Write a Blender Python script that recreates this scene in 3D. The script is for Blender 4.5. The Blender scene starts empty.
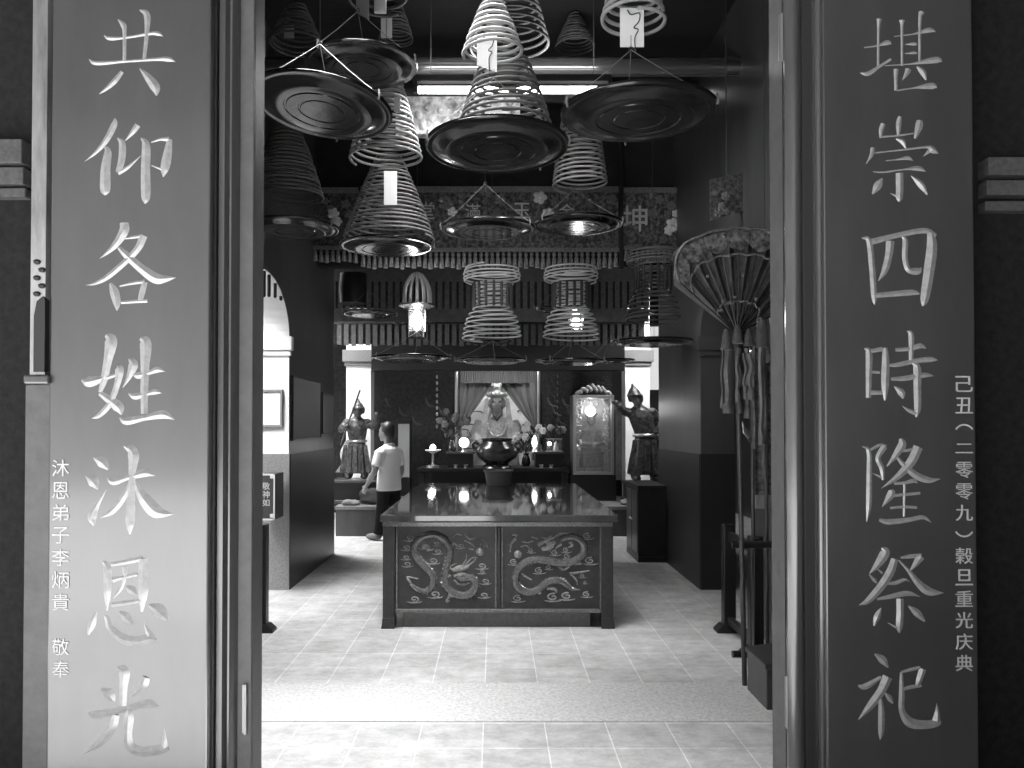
import bpy, bmesh, math, random
from mathutils import Vector, Matrix
random.seed(7)
SC = bpy.context.scene
COL = SC.collection
PI = math.pi
PITCH = math.radians(0.9)
CAMZ = 1.55
F = 800.0
def P(px, py, D):
    """point of the place seen at photograph pixel (px, py) at distance D along +Y"""
    xr = (px - 495.0) / F
    up = (411.4 - py) / F
    yc = math.cos(PITCH) - up * math.sin(PITCH)
    zc = math.sin(PITCH) + up * math.cos(PITCH)
    s = D / yc
    return Vector((xr * s, D, CAMZ + zc * s))
def PX(px, D): return P(px, 424, D).x
def PZ(py, D): return P(495, py, D).z
def PS(n, D): return n * D / F

# ------------------------------------------------------------------ materials
def mat(name, v, rough=0.5, metal=0.0, coat=0.0, spec=0.5, noise=None, bump=None, emit=None, sheen=0.0,
        stretch=(1, 1, 1), alpha=None):
    m = bpy.data.materials.new(name); m.use_nodes = True
    nt = m.node_tree; b = nt.nodes['Principled BSDF']
    b.inputs['Base Color'].default_value = (v, v, v, 1)
    b.inputs['Roughness'].default_value = rough
    b.inputs['Metallic'].default_value = metal
    b.inputs['Specular IOR Level'].default_value = spec
    b.inputs['Coat Weight'].default_value = coat
    b.inputs['Coat Roughness'].default_value = 0.12
    if sheen: b.inputs['Sheen Weight'].default_value = sheen
    if emit:
        b.inputs['Emission Color'].default_value = (1, 1, 1, 1)
        b.inputs['Emission Strength'].default_value = emit
    if alpha is not None: b.inputs['Alpha'].default_value = alpha
    if noise or bump:
        tc = nt.nodes.new('ShaderNodeTexCoord'); mp = nt.nodes.new('ShaderNodeMapping')
        mp.inputs['Scale'].default_value = stretch
        nt.links.new(tc.outputs['Object'], mp.inputs['Vector'])
    if noise:
        sc_, lo, hi = noise[:3]
        n = nt.nodes.new('ShaderNodeTexNoise'); n.inputs['Scale'].default_value = sc_
        n.inputs['Detail'].default_value = 6; n.inputs['Roughness'].default_value = 0.65
        nt.links.new(mp.outputs[0], n.inputs['Vector'])
        r = nt.nodes.new('ShaderNodeMapRange')
        r.inputs['From Min'].default_value = noise[3] if len(noise) > 3 else 0.3
        r.inputs['From Max'].default_value = noise[4] if len(noise) > 4 else 0.7
        r.inputs['To Min'].default_value = lo; r.inputs['To Max'].default_value = hi
        nt.links.new(n.outputs['Fac'], r.inputs['Value'])
        nt.links.new(r.outputs[0], b.inputs['Base Color'])
    if bump:
        n2 = nt.nodes.new('ShaderNodeTexNoise'); n2.inputs['Scale'].default_value = bump[0]
        n2.inputs['Detail'].default_value = 5
        nt.links.new(mp.outputs[0], n2.inputs['Vector'])
        bp = nt.nodes.new('ShaderNodeBump'); bp.inputs['Strength'].default_value = bump[1]
        bp.inputs['Distance'].default_value = bump[2] if len(bump) > 2 else 0.01
        nt.links.new(n2.outputs['Fac'], bp.inputs['Height'])
        nt.links.new(bp.outputs[0], b.inputs['Normal'])
    return m

M = {}
M['panel'] = mat('lacquered_board', 0.08, 0.36, spec=1.0, coat=1.0, noise=(7, 0.034, 0.052), bump=(60, 0.06, 0.004), stretch=(1, 1, 0.25))
M['post'] = mat('foil_lacquered_post', 0.3, 0.3, metal=0.85, noise=(18, 0.3, 0.62), bump=(50, 0.25, 0.004), stretch=(1, 1, 0.2))
M['gilt'] = mat('gilt_relief', 0.28, 0.38, spec=1.0, coat=1.0, noise=(40, 0.21, 0.35))
M['gilt_small'] = mat('gilt_small_letters', 0.5, 0.5)
M['frame'] = mat('lacquered_door_frame', 0.08, 0.22, spec=0.8, coat=0.6, metal=0.1, noise=(14, 0.06, 0.1), bump=(45, 0.22, 0.004), stretch=(1, 1, 0.12))
M['edge'] = mat('painted_door_edge', 0.1, 0.5, spec=0.3, noise=(20, 0.085, 0.115))
M['groove'] = mat('door_gap', 0.02, 0.6)
M['hinge'] = mat('worn_hinge_metal', 0.3, 0.4, metal=0.7)
M['stone_dark'] = mat('granite_wall', 0.014, 0.8, spec=0.15, noise=(30, 0.009, 0.02), bump=(80, 0.15))
M['stone'] = mat('granite_moulding', 0.06, 0.8, noise=(50, 0.04, 0.085), bump=(90, 0.2))
M['white'] = mat('white_plaster', 0.82, 0.6, noise=(5, 0.74, 0.86))
M['dado'] = mat('stone_dado', 0.2, 0.6, noise=(60, 0.14, 0.26))
M['wall'] = mat('glossy_dark_paint', 0.10, 0.34, spec=0.6, noise=(2.5, 0.04, 0.07), bump=(5, 0.2, 0.02), stretch=(1, 1, 0.35))
M['wainscot'] = mat('dark_wainscot', 0.022, 0.4, spec=0.3)
M['ceiling'] = mat('smoke_blackened_timber', 0.018, 0.8, spec=0.2, noise=(9, 0.014, 0.024), stretch=(1, 8, 1))
M['purlin'] = mat('lacquered_purlin', 0.05, 0.2, spec=1.0, coat=0.5)
M['black'] = mat('black_lacquer', 0.014, 0.35, spec=0.3)
M['darkwood'] = mat('dark_lacquered_wood', 0.045, 0.32, spec=0.5, noise=(12, 0.035, 0.06), stretch=(1, 1, 0.2))
M['tablewood'] = mat('carved_table_wood', 0.024, 0.36, spec=0.5, noise=(14, 0.018, 0.034))
M['relief'] = mat('rubbed_relief_carving', 0.1, 0.22, spec=1.0, coat=0.5, noise=(60, 0.06, 0.14), bump=(70, 0.35, 0.006))
M['relief_light'] = mat('pale_worn_carving', 0.22, 0.25, spec=1.0, coat=0.4, noise=(60, 0.12, 0.32))
M['top'] = mat('polished_table_top', 0.05, 0.045, spec=0.9, noise=(5, 0.035, 0.07))
M['plinth'] = mat('grey_plinth', 0.13, 0.6, noise=(40, 0.1, 0.16))
M['coil_pale'] = mat('pale_incense', 0.32, 0.8)
M['coil_gold'] = mat('straw_incense', 0.62, 0.7)
M['coil_mid'] = mat('tan_incense', 0.22, 0.8)
M['coil'] = mat('brown_incense', 0.12, 0.8)
M['coil_dark'] = mat('dark_incense', 0.06, 0.8)
M['paper'] = mat('white_paper_tag', 0.8, 0.7)
M['paper_grey'] = mat('aged_paper_tag', 0.4, 0.7)
M['wire'] = mat('dark_wire', 0.05, 0.5, metal=0.3)
M['cord'] = mat('hanging_cord', 0.15, 0.7)
M['tray'] = mat('black_enamel_tray', 0.008, 0.16, spec=0.5, noise=(6, 0.005, 0.012), bump=(7, 0.12, 0.02))
M['tray_rim'] = mat('bare_metal_rim', 0.09, 0.3, metal=0.6)
M['tassel'] = mat('silk_tassel', 0.16, 0.6, noise=(50, 0.03, 0.4))
M['brocade'] = mat('embroidered_silk', 0.1, 0.7, noise=(26, 0.025, 0.24, 0.42, 0.72))
M['brocade_dim'] = mat('dim_embroidered_silk', 0.07, 0.7, noise=(30, 0.02, 0.17, 0.42, 0.75))
M['thread'] = mat('pale_silk_lettering', 0.5, 0.7)
M['blossom'] = mat('white_silk_blossom', 0.7, 0.7)
M['slat'] = mat('valance_strips', 0.08, 0.6, noise=(30, 0.05, 0.12))
M['valance'] = mat('valance_cloth', 0.08, 0.7, noise=(12, 0.055, 0.1))
M['back'] = mat('carved_dark_screen', 0.02, 0.6, spec=0.3, noise=(16, 0.01, 0.04, 0.4, 0.75), bump=(22, 0.6, 0.03))
M['curtain'] = mat('satin_curtain', 0.16, 0.5, sheen=0.2)
M['cloudboard'] = mat('pale_cloud_board', 0.8, 0.6, noise=(9, 0.68, 0.86))
M['cloudline'] = mat('grey_cloud_lines', 0.18, 0.6)
M['deity'] = mat('painted_deity_robe', 0.3, 0.4, noise=(28, 0.18, 0.45))
M['face'] = mat('painted_face', 0.3, 0.4)
M['gold'] = mat('gilded_metal', 0.5, 0.28, metal=0.8)
M['bronze'] = mat('dark_bronze', 0.06, 0.22, metal=0.6, noise=(8, 0.04, 0.09))
M['bowl'] = mat('grey_pottery', 0.16, 0.5)
M['skin'] = mat('skin', 0.22, 0.5)
M['shirt'] = mat('white_cotton_shirt', 0.82, 0.8, bump=(14, 0.35, 0.02))
M['trousers'] = mat('black_trousers', 0.01, 0.9, spec=0.2)
M['hair'] = mat('black_hair', 0.02, 0.45, bump=(60, 0.3))
M['shoe'] = mat('grey_shoe', 0.14, 0.6)
M['statue'] = mat('painted_guardian_statue', 0.05, 0.35, noise=(20, 0.015, 0.14, 0.42, 0.75), bump=(26, 0.5, 0.02))
M['statue_light'] = mat('pale_robe_panels', 0.4, 0.5, noise=(14, 0.25, 0.5))
M['glass'] = mat('clear_glass', 0.9, 0.04, spec=0.6, alpha=0.10)
M['leaf'] = mat('dark_leaves', 0.05, 0.5)
M['petal'] = mat('pale_petals', 0.62, 0.7)
M['petal_dim'] = mat('muted_petals', 0.13, 0.7)
M['fan'] = mat('embroidered_fan_cloth', 0.07, 0.45, noise=(16, 0.03, 0.13), bump=(30, 0.3, 0.01))
M['fan_trim'] = mat('pale_fan_braid', 0.12, 0.5, noise=(60, 0.05, 0.2))
M['ribbon'] = mat('silk_ribbon', 0.14, 0.5, noise=(9, 0.06, 0.3), stretch=(1, 1, 0.3))
M['pole'] = mat('worn_wood_pole', 0.05, 0.4)
M['steel'] = mat('polished_steel', 0.5, 0.25, metal=0.9)
M['frame_grey'] = mat('grey_picture_frame', 0.2, 0.5)
M['print'] = mat('white_picture_print', 0.85, 0.5)
M['board'] = mat('grey_notice_board', 0.3, 0.6)
M['cloth_dark'] = mat('dark_cloth', 0.03, 0.9, bump=(12, 0.5, 0.03))
M['cloth_pale'] = mat('pale_cloth', 0.16, 0.9, bump=(12, 0.5, 0.03))
M['lamp_glow'] = mat('glowing_lamp_glass', 0.9, 0.5, emit=4.5)
M['tube_glow'] = mat('glowing_tube', 0.9, 0.5, emit=16)
M['bulb_glow'] = mat('glowing_bulb', 0.9, 0.5, emit=12)
M['shrine_panel'] = mat('shrine_back_panel', 0.5, 0.5, noise=(9, 0.25, 0.55))
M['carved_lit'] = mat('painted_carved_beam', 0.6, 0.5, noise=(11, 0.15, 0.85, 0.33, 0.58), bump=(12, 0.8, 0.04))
M['ground'] = mat('courtyard_paving', 0.5, 0.9, noise=(3, 0.45, 0.55))
M['roof'] = mat('shade_roof_timber', 0.04, 0.8)
M['concrete'] = mat('rough_granite_strip', 0.5, 0.75, noise=(55, 0.36, 0.64), bump=(120, 0.35, 0.006))

def floor_mat():
    m = bpy.data.materials.new('floor_tiles'); m.use_nodes = True
    nt = m.node_tree; b = nt.nodes['Principled BSDF']
    tc = nt.nodes.new('ShaderNodeTexCoord'); mp = nt.nodes.new('ShaderNodeMapping')
    mp.inputs['Location'].default_value = (0.06 + 3.15, -5.74 + 6.3, 0)
    nt.links.new(tc.outputs['Object'], mp.inputs['Vector'])
    br = nt.nodes.new('ShaderNodeTexBrick')
    br.offset = 0.0; br.squash = 1.0
    br.inputs['Scale'].default_value = 1.0
    br.inputs['Brick Width'].default_value = 0.315
    br.inputs['Row Height'].default_value = 0.315
    br.inputs['Mortar Size'].default_value = 0.0035
    br.inputs['Mortar Smooth'].default_value = 0.3
    br.inputs['Color1'].default_value = (0.43, 0.43, 0.43, 1)
    br.inputs['Color2'].default_value = (0.52, 0.52, 0.52, 1)
    br.inputs['Mortar'].default_value = (0.72, 0.72, 0.72, 1)
    nt.links.new(mp.outputs[0], br.inputs['Vector'])
    n = nt.nodes.new('ShaderNodeTexNoise'); n.inputs['Scale'].default_value = 5.5
    n.inputs['Detail'].default_value = 9; n.inputs['Roughness'].default_value = 0.78
    mp2 = nt.nodes.new('ShaderNodeMapping'); mp2.inputs['Scale'].default_value = (1.0, 1.15, 1)
    nt.links.new(tc.outputs['Object'], mp2.inputs['Vector'])
    nt.links.new(mp2.outputs[0], n.inputs['Vector'])
    r = nt.nodes.new('ShaderNodeMapRange')
    r.inputs['From Min'].default_value = 0.3; r.inputs['From Max'].default_value = 0.7
    r.inputs['To Min'].default_value = 0.55; r.inputs['To Max'].default_value = 1.3
    nt.links.new(n.outputs['Fac'], r.inputs['Value'])
    mx = nt.nodes.new('ShaderNodeMix'); mx.data_type = 'RGBA'; mx.blend_type = 'MULTIPLY'
    mx.inputs['Factor'].default_value = 1.0
    nt.links.new(br.outputs['Color'], mx.inputs['A']); nt.links.new(r.outputs[0], mx.inputs['B'])
    nt.links.new(mx.outputs['Result'], b.inputs['Base Color'])
    b.inputs['Roughness'].default_value = 0.42
    b.inputs['Specular IOR Level'].default_value = 0.45
    bp = nt.nodes.new('ShaderNodeBump'); bp.inputs['Strength'].default_value = 0.2; bp.inputs['Distance'].default_value = 0.006
    nt.links.new(n.outputs['Fac'], bp.inputs['Height']); nt.links.new(bp.outputs[0], b.inputs['Normal'])
    return m
M['floor'] = floor_mat()

# ------------------------------------------------------------------ mesh builder
def catmull(pts, n=8):
    """resample a list of tuples of any length"""
    if len(pts) < 3:
        out = []
        for k in range(n + 1):
            t = k / n
            out.append(tuple(a + (b - a) * t for a, b in zip(pts[0], pts[-1])))
        return out
    q = [tuple(2 * a - b for a, b in zip(pts[0], pts[1]))] + list(pts) + [tuple(2 * a - b for a, b in zip(pts[-1], pts[-2]))]
    out = []
    for i in range(1, len(q) - 2):
        p0, p1, p2, p3 = q[i - 1], q[i], q[i + 1], q[i + 2]
        for k in range(n):
            t = k / n
            out.append(tuple(0.5 * (2 * b + (c - a) * t + (2 * a - 5 * b + 4 * c - d) * t * t + (3 * b - a - 3 * c + d) * t ** 3)
                             for a, b, c, d in zip(p0, p1, p2, p3)))
    out.append(tuple(pts[-1]))
    return out

class MB:
    def __init__(s): s.bm = bmesh.new()
    def v(s, co): return s.bm.verts.new(co)
    def f(s, vs):
        try: return s.bm.faces.new(vs)
        except ValueError: return None
    def box(s, x0, x1, y0, y1, z0, z1):
        c = [s.v((x, y, z)) for x in (x0, x1) for y in (y0, y1) for z in (z0, z1)]
        for q in ((0, 1, 3, 2), (4, 6, 7, 5), (0, 4, 5, 1), (2, 3, 7, 6), (0, 2, 6, 4), (1, 5, 7, 3)):
            s.f([c[i] for i in q])
        return s
    def rings(s, rings, cap=True, closed=False):
        vs = [[s.v(p) for p in r] for r in rings]
        n = len(vs[0])
        rng = range(len(vs)) if closed else range(len(vs) - 1)
        for i in rng:
            a, b = vs[i], vs[(i + 1) % len(vs)]
            for j in range(n):
                s.f([a[j], a[(j + 1) % n], b[(j + 1) % n], b[j]])
        if cap and not closed:
            s.f(list(reversed(vs[0]))); s.f(vs[-1])
        return s
    def tube(s, pts, r, n=8, cap=True, flat=None):
        pts = [Vector(p) for p in pts]
        m = len(pts)
        rs = list(r) if isinstance(r, (list, tuple)) else [r] * m
        t0 = (pts[1] - pts[0]).normalized()
        up = Vector((0, 0, 1)) if abs(t0.z) < 0.9 else Vector((1, 0, 0))
        nrm = (up - t0 * up.dot(t0)).normalized()
        rings = []
        for i in range(m):
            t = (pts[min(i + 1, m - 1)] - pts[max(i - 1, 0)])
            t = t.normalized() if t.length > 1e-9 else t0
            nrm = nrm - t * nrm.dot(t)
            nrm = nrm.normalized() if nrm.length > 1e-6 else t.orthogonal().normalized()
            b = t.cross(nrm)
            rings.append([pts[i] + (nrm * math.cos(2 * PI * k / n) + b * math.sin(2 * PI * k / n)) * rs[i] for k in range(n)])
        return s.rings(rings, cap)
    def lathe(s, prof, n=32, c=(0, 0, 0), sx=1.0, sy=1.0, cap=True):
        rings = [[(c[0] + r * sx * math.cos(2 * PI * k / n), c[1] + r * sy * math.sin(2 * PI * k / n), c[2] + z) for k in range(n)]
                 for r, z in prof]
        return s.rings(rings, cap)
    def ell(s, c, r, n=14, m=9, rot=None):
        c = Vector(c)
        if not isinstance(r, (tuple, list)): r = (r, r, r)
        rings = []
        for i in range(m + 1):
            th = PI * (i + 0.02) / (m + 0.04)
            ring = []
            for k in range(n):
                p = Vector((r[0] * math.sin(th) * math.cos(2 * PI * k / n), r[1] * math.sin(th) * math.sin(2 * PI * k / n), -r[2] * math.cos(th)))
                if rot is not None: p = rot @ p
                ring.append(c + p)
            rings.append(ring)
        return s.rings(rings, True)
    def prism(s, poly, y0, y1):
        """polygon of (x, z) extruded along y"""
        a = [s.v((x, y0, z)) for x, z in poly]; b = [s.v((x, y1, z)) for x, z in poly]
        n = len(poly)
        s.f(a); s.f(list(reversed(b)))
        for i in range(n): s.f([a[i], b[i], b[(i + 1) % n], a[(i + 1) % n]])
        return s
    def prism_z(s, poly, z0, z1):
        a = [s.v((x, y, z0)) for x, y in poly]; b = [s.v((x, y, z1)) for x, y in poly]
        n = len(poly)
        s.f(list(reversed(a))); s.f(b)
        for i in range(n): s.f([a[i], a[(i + 1) % n], b[(i + 1) % n], b[i]])
        return s
    def stroke(s, pts, surf, depth, k=0.45, seg=7, mode='ridge'):
        """brush stroke in (x, z, halfwidth) on the plane y=surf, raised towards -y"""
        q = catmull(pts, seg); m = len(q)
        prev = None
        sec = [(-1, 0), (0, 1), (1, 0)] if mode == 'ridge' else [(-1, 0), (-0.72, 0.68), (0, 1), (0.72, 0.68), (1, 0)]
        rows = []
        for i in range(m):
            a, b = q[max(i - 1, 0)], q[min(i + 1, m - 1)]
            dx, dz = b[0] - a[0], b[1] - a[1]
            L = math.hypot(dx, dz) or 1.0
            nx, nz = -dz / L, dx / L
            w = max(q[i][2], 0.0006)
            rows.append([s.v((q[i][0] + nx * w * u, surf - min(depth, w * k) * h, q[i][1] + nz * w * u)) for u, h in sec])
        n = len(sec)
        for i in range(m - 1):
            for j in range(n - 1): s.f([rows[i][j], rows[i][j + 1], rows[i + 1][j + 1], rows[i + 1][j]])
            s.f([rows[i][n - 1], rows[i][0], rows[i + 1][0], rows[i + 1][n - 1]])
        s.f(rows[0]); s.f(list(reversed(rows[-1])))
        return s
    def sub(s, mesh, mtx):
        n0 = len(s.bm.verts)
        tmp = bmesh.new(); tmp.from_mesh(mesh); tmp.transform(mtx)
        me = bpy.data.meshes.new('tmp'); tmp.to_mesh(me); tmp.free()
        s.bm.from_mesh(me); bpy.data.meshes.remove(me)
        return s
    def xf(s, mtx): s.bm.transform(mtx); return s
    def mesh(s, name, smooth=False, bevel=0.0, fix=True):
        if fix: bmesh.ops.recalc_face_normals(s.bm, faces=s.bm.faces)
        if bevel:
            bmesh.ops.bevel(s.bm, geom=list(s.bm.edges), offset=bevel, segments=2, affect='EDGES', profile=0.5, clamp_overlap=True)
        me = bpy.data.meshes.new(name); s.bm.to_mesh(me); s.bm.free()
        if smooth:
            for p in me.polygons: p.use_smooth = True
            if smooth != 'all':
                try: me.set_sharp_from_angle(angle=math.radians(40))
                except Exception: pass
        return me
    def build(s, name, material, parent=None, smooth=False, bevel=0.0, loc=None, label=None):
        me = s.mesh(name, smooth, bevel)
        me.materials.append(material)
        o = bpy.data.objects.new(name, me); COL.objects.link(o)
        if parent is not None: o.parent = parent
        if loc is not None: o.location = loc
        if label: o['label'] = label
        return o

def thing(name, label, cat, loc=(0, 0, 0), rz=0.0, group=None):
    o = bpy.data.objects.new(name, None); COL.objects.link(o)
    o.location = loc; o.rotation_euler = (0, 0, rz)
    o.empty_display_size = 0.1
    o['label'] = label; o['category'] = cat
    if group: o['group'] = group
    return o
def tag(o, label, cat, group=None):
    o['label'] = label; o['category'] = cat
    if group: o['group'] = group
    return o
_trims = [0]
def struct(o):
    o['kind'] = 'structure'
    if o.name.startswith('trim'):
        _trims[0] += 1; o.name = 'trim_%d' % _trims[0]
    return o
def inst(me, name, parent, loc=(0, 0, 0), rot=(0, 0, 0), scale=(1, 1, 1)):
    o = bpy.data.objects.new(name, me); COL.objects.link(o)
    o.parent = parent; o.location = loc; o.rotation_euler = rot; o.scale = scale
    return o
def fuse(mb, voxel, smooth_it=4):
    """melt overlapping closed shapes into one continuous surface"""
    me = mb.mesh('fuse')
    o = bpy.data.objects.new('fuse', me); COL.objects.link(o)
    r = o.modifiers.new('r', 'REMESH'); r.mode = 'VOXEL'; r.voxel_size = voxel
    if smooth_it:
        sm = o.modifiers.new('s', 'SMOOTH'); sm.iterations = smooth_it; sm.factor = 0.5
    dg = bpy.context.evaluated_depsgraph_get(); dg.update()
    new = bpy.data.meshes.new_from_object(o.evaluated_get(dg))
    bpy.data.objects.remove(o); bpy.data.meshes.remove(me)
    for p in new.polygons: p.use_smooth = True
    return new
def mobj(me, name, material, parent=None):
    me.materials.clear(); me.materials.append(material); me.name = name
    o = bpy.data.objects.new(name, me); COL.objects.link(o)
    if parent is not None: o.parent = parent
    return o
_glyphs = {}
def glyph(ch, extrude=0.04):
    """mesh of one printed character, about 1 unit high, in the XY plane"""
    if (ch, extrude) in _glyphs: return _glyphs[(ch, extrude)]
    cu = bpy.data.curves.new('glyph', 'FONT'); cu.body = ch; cu.size = 1.0
    cu.align_x = 'CENTER'; cu.align_y = 'CENTER'; cu.extrude = extrude
    o = bpy.data.objects.new('glyph', cu); COL.objects.link(o)
    dg = bpy.context.evaluated_depsgraph_get(); dg.update()
    me = bpy.data.meshes.new_from_object(o.evaluated_get(dg))
    bpy.data.objects.remove(o); bpy.data.curves.remove(cu)
    _glyphs[(ch, extrude)] = me
    return me
def put_glyph(mb, ch, x, y, z, h, w=None, ext=0.04):
    me = glyph(ch, ext)
    xs = [v.co.x for v in me.vertices]; ys = [v.co.y for v in me.vertices]
    if not xs: return
    cx, cy = (min(xs) + max(xs)) / 2, (min(ys) + max(ys)) / 2
    sx = (w / (max(xs) - min(xs))) if w else h
    sz = h / max(max(ys) - min(ys), 0.2)
    if not w: sx = sz
    mtx = Matrix(((sx, 0, 0, x - cx * sx), (0, 0, -min(sx, sz), y), (0, sz, 0, z - cy * sz), (0, 0, 0, 1)))
    mb.sub(me, mtx)

# ------------------------------------------------------------------ camera
cam = bpy.data.cameras.new('camera'); co = bpy.data.objects.new('camera', cam); COL.objects.link(co)
co.location = (0, 0, CAMZ); co.rotation_euler = (PI / 2 + PITCH, 0, 0)
cam.sensor_fit = 'HORIZONTAL'; cam.sensor_width = 36.0; cam.lens = 36.0 * F / 1024
cam.shift_x = 17.0 / 1024; cam.shift_y = 27.4 / 1024
cam.clip_start = 0.05; cam.clip_end = 100
SC.camera = co
# ================================================================== THE SETTING
YF = 2.9
# floor of the hall and the porch, courtyard beyond
b = MB(); b.box(-5.0, 5.0, -0.6, 14.4, -0.12, 0.0); struct(b.build('floor', M['floor']))
b = MB(); b.box(-1.93, 1.93, 4.19, 4.81, -0.02, 0.004); struct(b.build('trim_1', M['concrete'], bevel=0.002))
b = MB(); b.box(-14, 14, -14, -0.6, -0.2, -0.05); struct(b.build('ground', M['ground']))
# front wall left and right of the doorway, header over it
xl0, xl1 = PX(49, YF), PX(209, YF)
xr0, xr1 = PX(825, YF), PX(976, YF)
jl, jr = PX(263, 3.1), PX(771, 3.1)
b = MB(); b.box(-6, PX(236, 2.97) - 0.004, 3.03, 3.14, 0, 5.2); struct(b.build('wall_front_left', M['stone_dark']))
b = MB(); b.box(PX(804, 2.97) + 0.004, 6, 3.03, 3.14, 0, 5.2); struct(b.build('wall_front_right', M['stone_dark']))
b = MB(); b.box(PX(236, 2.97) - 0.004, PX(804, 2.97) + 0.004, 3.02, 3.14, 3.42, 5.2); struct(b.build('wall_front_header', M['stone_dark']))
# unseen roof and right wall added to shade the door front
b = MB(); b.box(-6, 6, -1.4, 3.02, 4.3, 4.45); struct(b.build('shade_roof', M['roof']))
b = MB(); b.box(2.6, 2.8, -6.5, 3.02, -0.1, 4.3); struct(b.build('shade_wall_right', M['stone_dark']))

# side walls with an elliptical arched opening each, left reveal white, right one darkened in place of shade
def side_wall(sgn, name, wname):
    xi = sgn * 1.93; xo = sgn * 2.25
    y0, y1, yc, ry, zs, rz_ = 3.14, 9.57 if sgn < 0 else 9.43, 6.75, 0.76, 2.36, 0.49
    b = MB()
    top = 4.95
    arc = [(yc - ry * math.cos(t * PI / 24), zs + rz_ * math.sin(t * PI / 24)) for t in range(25)]
    def wallpoly(poly):
        a = [b.v((xi, y, z)) for y, z in poly]; c = [b.v((xo, y, z)) for y, z in poly]
        n = len(poly)
        b.f(a); b.f(list(reversed(c)))
        for i in range(n): b.f([a[i], c[i], c[(i + 1) % n], a[(i + 1) % n]])
    wallpoly([(y0, 0), (yc - ry, 0), (yc - ry, top), (y0, top)])
    wallpoly([(yc + ry, 0), (y1, 0), (y1, top), (yc + ry, top)])
    for i in range(24):
        (ya, za), (yb, zb) = arc[i], arc[i + 1]
        wallpoly([(ya, za), (yb, zb), (yb, top), (ya, top)])
    bmesh.ops.remove_doubles(b.bm, verts=b.bm.verts, dist=0.0005)
    struct(b.build(name, M['wall']))
    # plaster lining of the opening
    lin = [(yc - ry, 1.27)] + arc + [(yc + ry, 1.27)]
    b = MB(); th = 0.006
    xa, xb = xi + sgn * 0.004, xo - sgn * 0.004
    for i in range(len(lin) - 1):
        (ya, za), (yb, zb) = lin[i], lin[i + 1]
        def inn(y, z):
            dy, dz = yc - y, (zs - z if z > zs else 0)
            L = math.hypot(dy, dz) or 1
            return (y + dy / L * th, z + dz / L * th)
        (yc1, zc1), (yd1, zd1) = inn(ya, za), inn(yb, zb)
        b.rings([[(xa, ya, za), (xa, yb, zb), (xa, yd1, zd1), (xa, yc1, zc1)], [(xb, ya, za), (xb, yb, zb), (xb, yd1, zd1), (xb, yc1, zc1)]])
    jm = M['white'] if sgn < 0 else M['wall']  # right jamb takes dark paint to stand for its shade
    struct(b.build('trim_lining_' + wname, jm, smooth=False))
    # impost mouldings and stone dado at the jambs
    b = MB()
    for y in (yc + ry,):
        b.box(min(xi - sgn * 0.03, xo), max(xi - sgn * 0.03, xo), y - 0.05, y + 0.03, 2.24, 2.37)
        b.box(min(xi - sgn * 0.015, xo), max(xi - sgn * 0.015, xo), y - 0.03, y + 0.02, 2.19, 2.24)
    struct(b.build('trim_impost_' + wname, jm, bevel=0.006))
    b = MB(); b.box(min(xi - sgn * 0.004, xo), max(xi - sgn * 0.004, xo), yc + ry - 0.012, yc + ry + 0.002, 0, 1.27)
    struct(b.build('trim_dado_' + wname, M['dado'] if sgn < 0 else M['wainscot']))  # right dado darkened for the same shade
    # dark wainscot along the wall
    b = MB(); b.box(min(xi, xi - sgn * 0.012), max(xi, xi - sgn * 0.012), yc + ry + 0.004, y1, 0, 1.265)
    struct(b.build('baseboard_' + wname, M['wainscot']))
side_wall(-1, 'wall_left', 'left')
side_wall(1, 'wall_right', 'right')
# side halls beyond the arches: floor is shared, outer walls under the closed ceiling
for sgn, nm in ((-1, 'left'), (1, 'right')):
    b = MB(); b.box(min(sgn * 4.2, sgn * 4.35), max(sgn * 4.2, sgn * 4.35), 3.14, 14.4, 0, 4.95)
    struct(b.build('wall_side_hall_' + nm, M['white'] if sgn < 0 else M['wall']))  # right wall coloured dark in place of unlit plaster
# back of the hall
b = MB(); b.box(-4.2, 2.05, 14.0, 14.2, 0, 5.2); struct(b.build('wall_back', M['back']))
wx0, wx1 = PX(651, 13.4), PX(661, 13.4)
b = MB()
zw0, zw1 = PZ(387, 13.4), PZ(322, 13.4)
b.box(2.05, 4.2, 14.0, 14.2, 0, zw0 - 0.02); b.box(2.05, 4.2, 14.0, 14.2, zw1 + 0.02, 5.2)
b.box(2.05, PX(650, 14.0), 14.0, 14.2, zw0 - 0.02, zw1 + 0.02); b.box(PX(661, 14.0) + 0.3, 4.2, 14.0, 14.2, zw0 - 0.02, zw1 + 0.02)
struct(b.build('wall_back_right', M['stone_dark']))
b = MB(); b.box(2.74, 3.3, 14.08, 14.10, zw0 - 0.02, zw1 + 0.02); struct(b.build('window_1', M['glass']))
# ceiling with boards and round purlins
b = MB(); b.box(-4.4, 4.4, 3.14, 14.2, 4.95, 5.1); struct(b.build('ceiling', M['ceiling']))
for i, (y, z, r) in enumerate(((6.3, PZ(67, 6.3), 0.075), (7.6, 4.72, 0.1), (5.0, 4.75, 0.1))):
    b = MB(); b.tube([(-1.93, y, z), (1.93, y, z)], r, 20); struct(b.build('trim_purlin', M['purlin'], smooth=True))
# wall above the frieze
b = MB(); b.box(-1.93, 1.93, 8.62, 8.74, 3.25, 4.95); struct(b.build('frieze_wall', M['ceiling']))
# platform along the back of the hall
pz = PZ(506, 11.07)
b = MB(); b.box(PX(336, 11.07), PX(660, 11.07), 11.07, 14.0, 0, pz - 0.05); struct(b.build('platform', M['darkwood']))
b = MB(); b.box(PX(335, 11.07), PX(661, 11.07), 11.03, 14.0, pz - 0.05, pz); struct(b.build('trim_platform_edge', M['plinth'], bevel=0.008))
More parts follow.
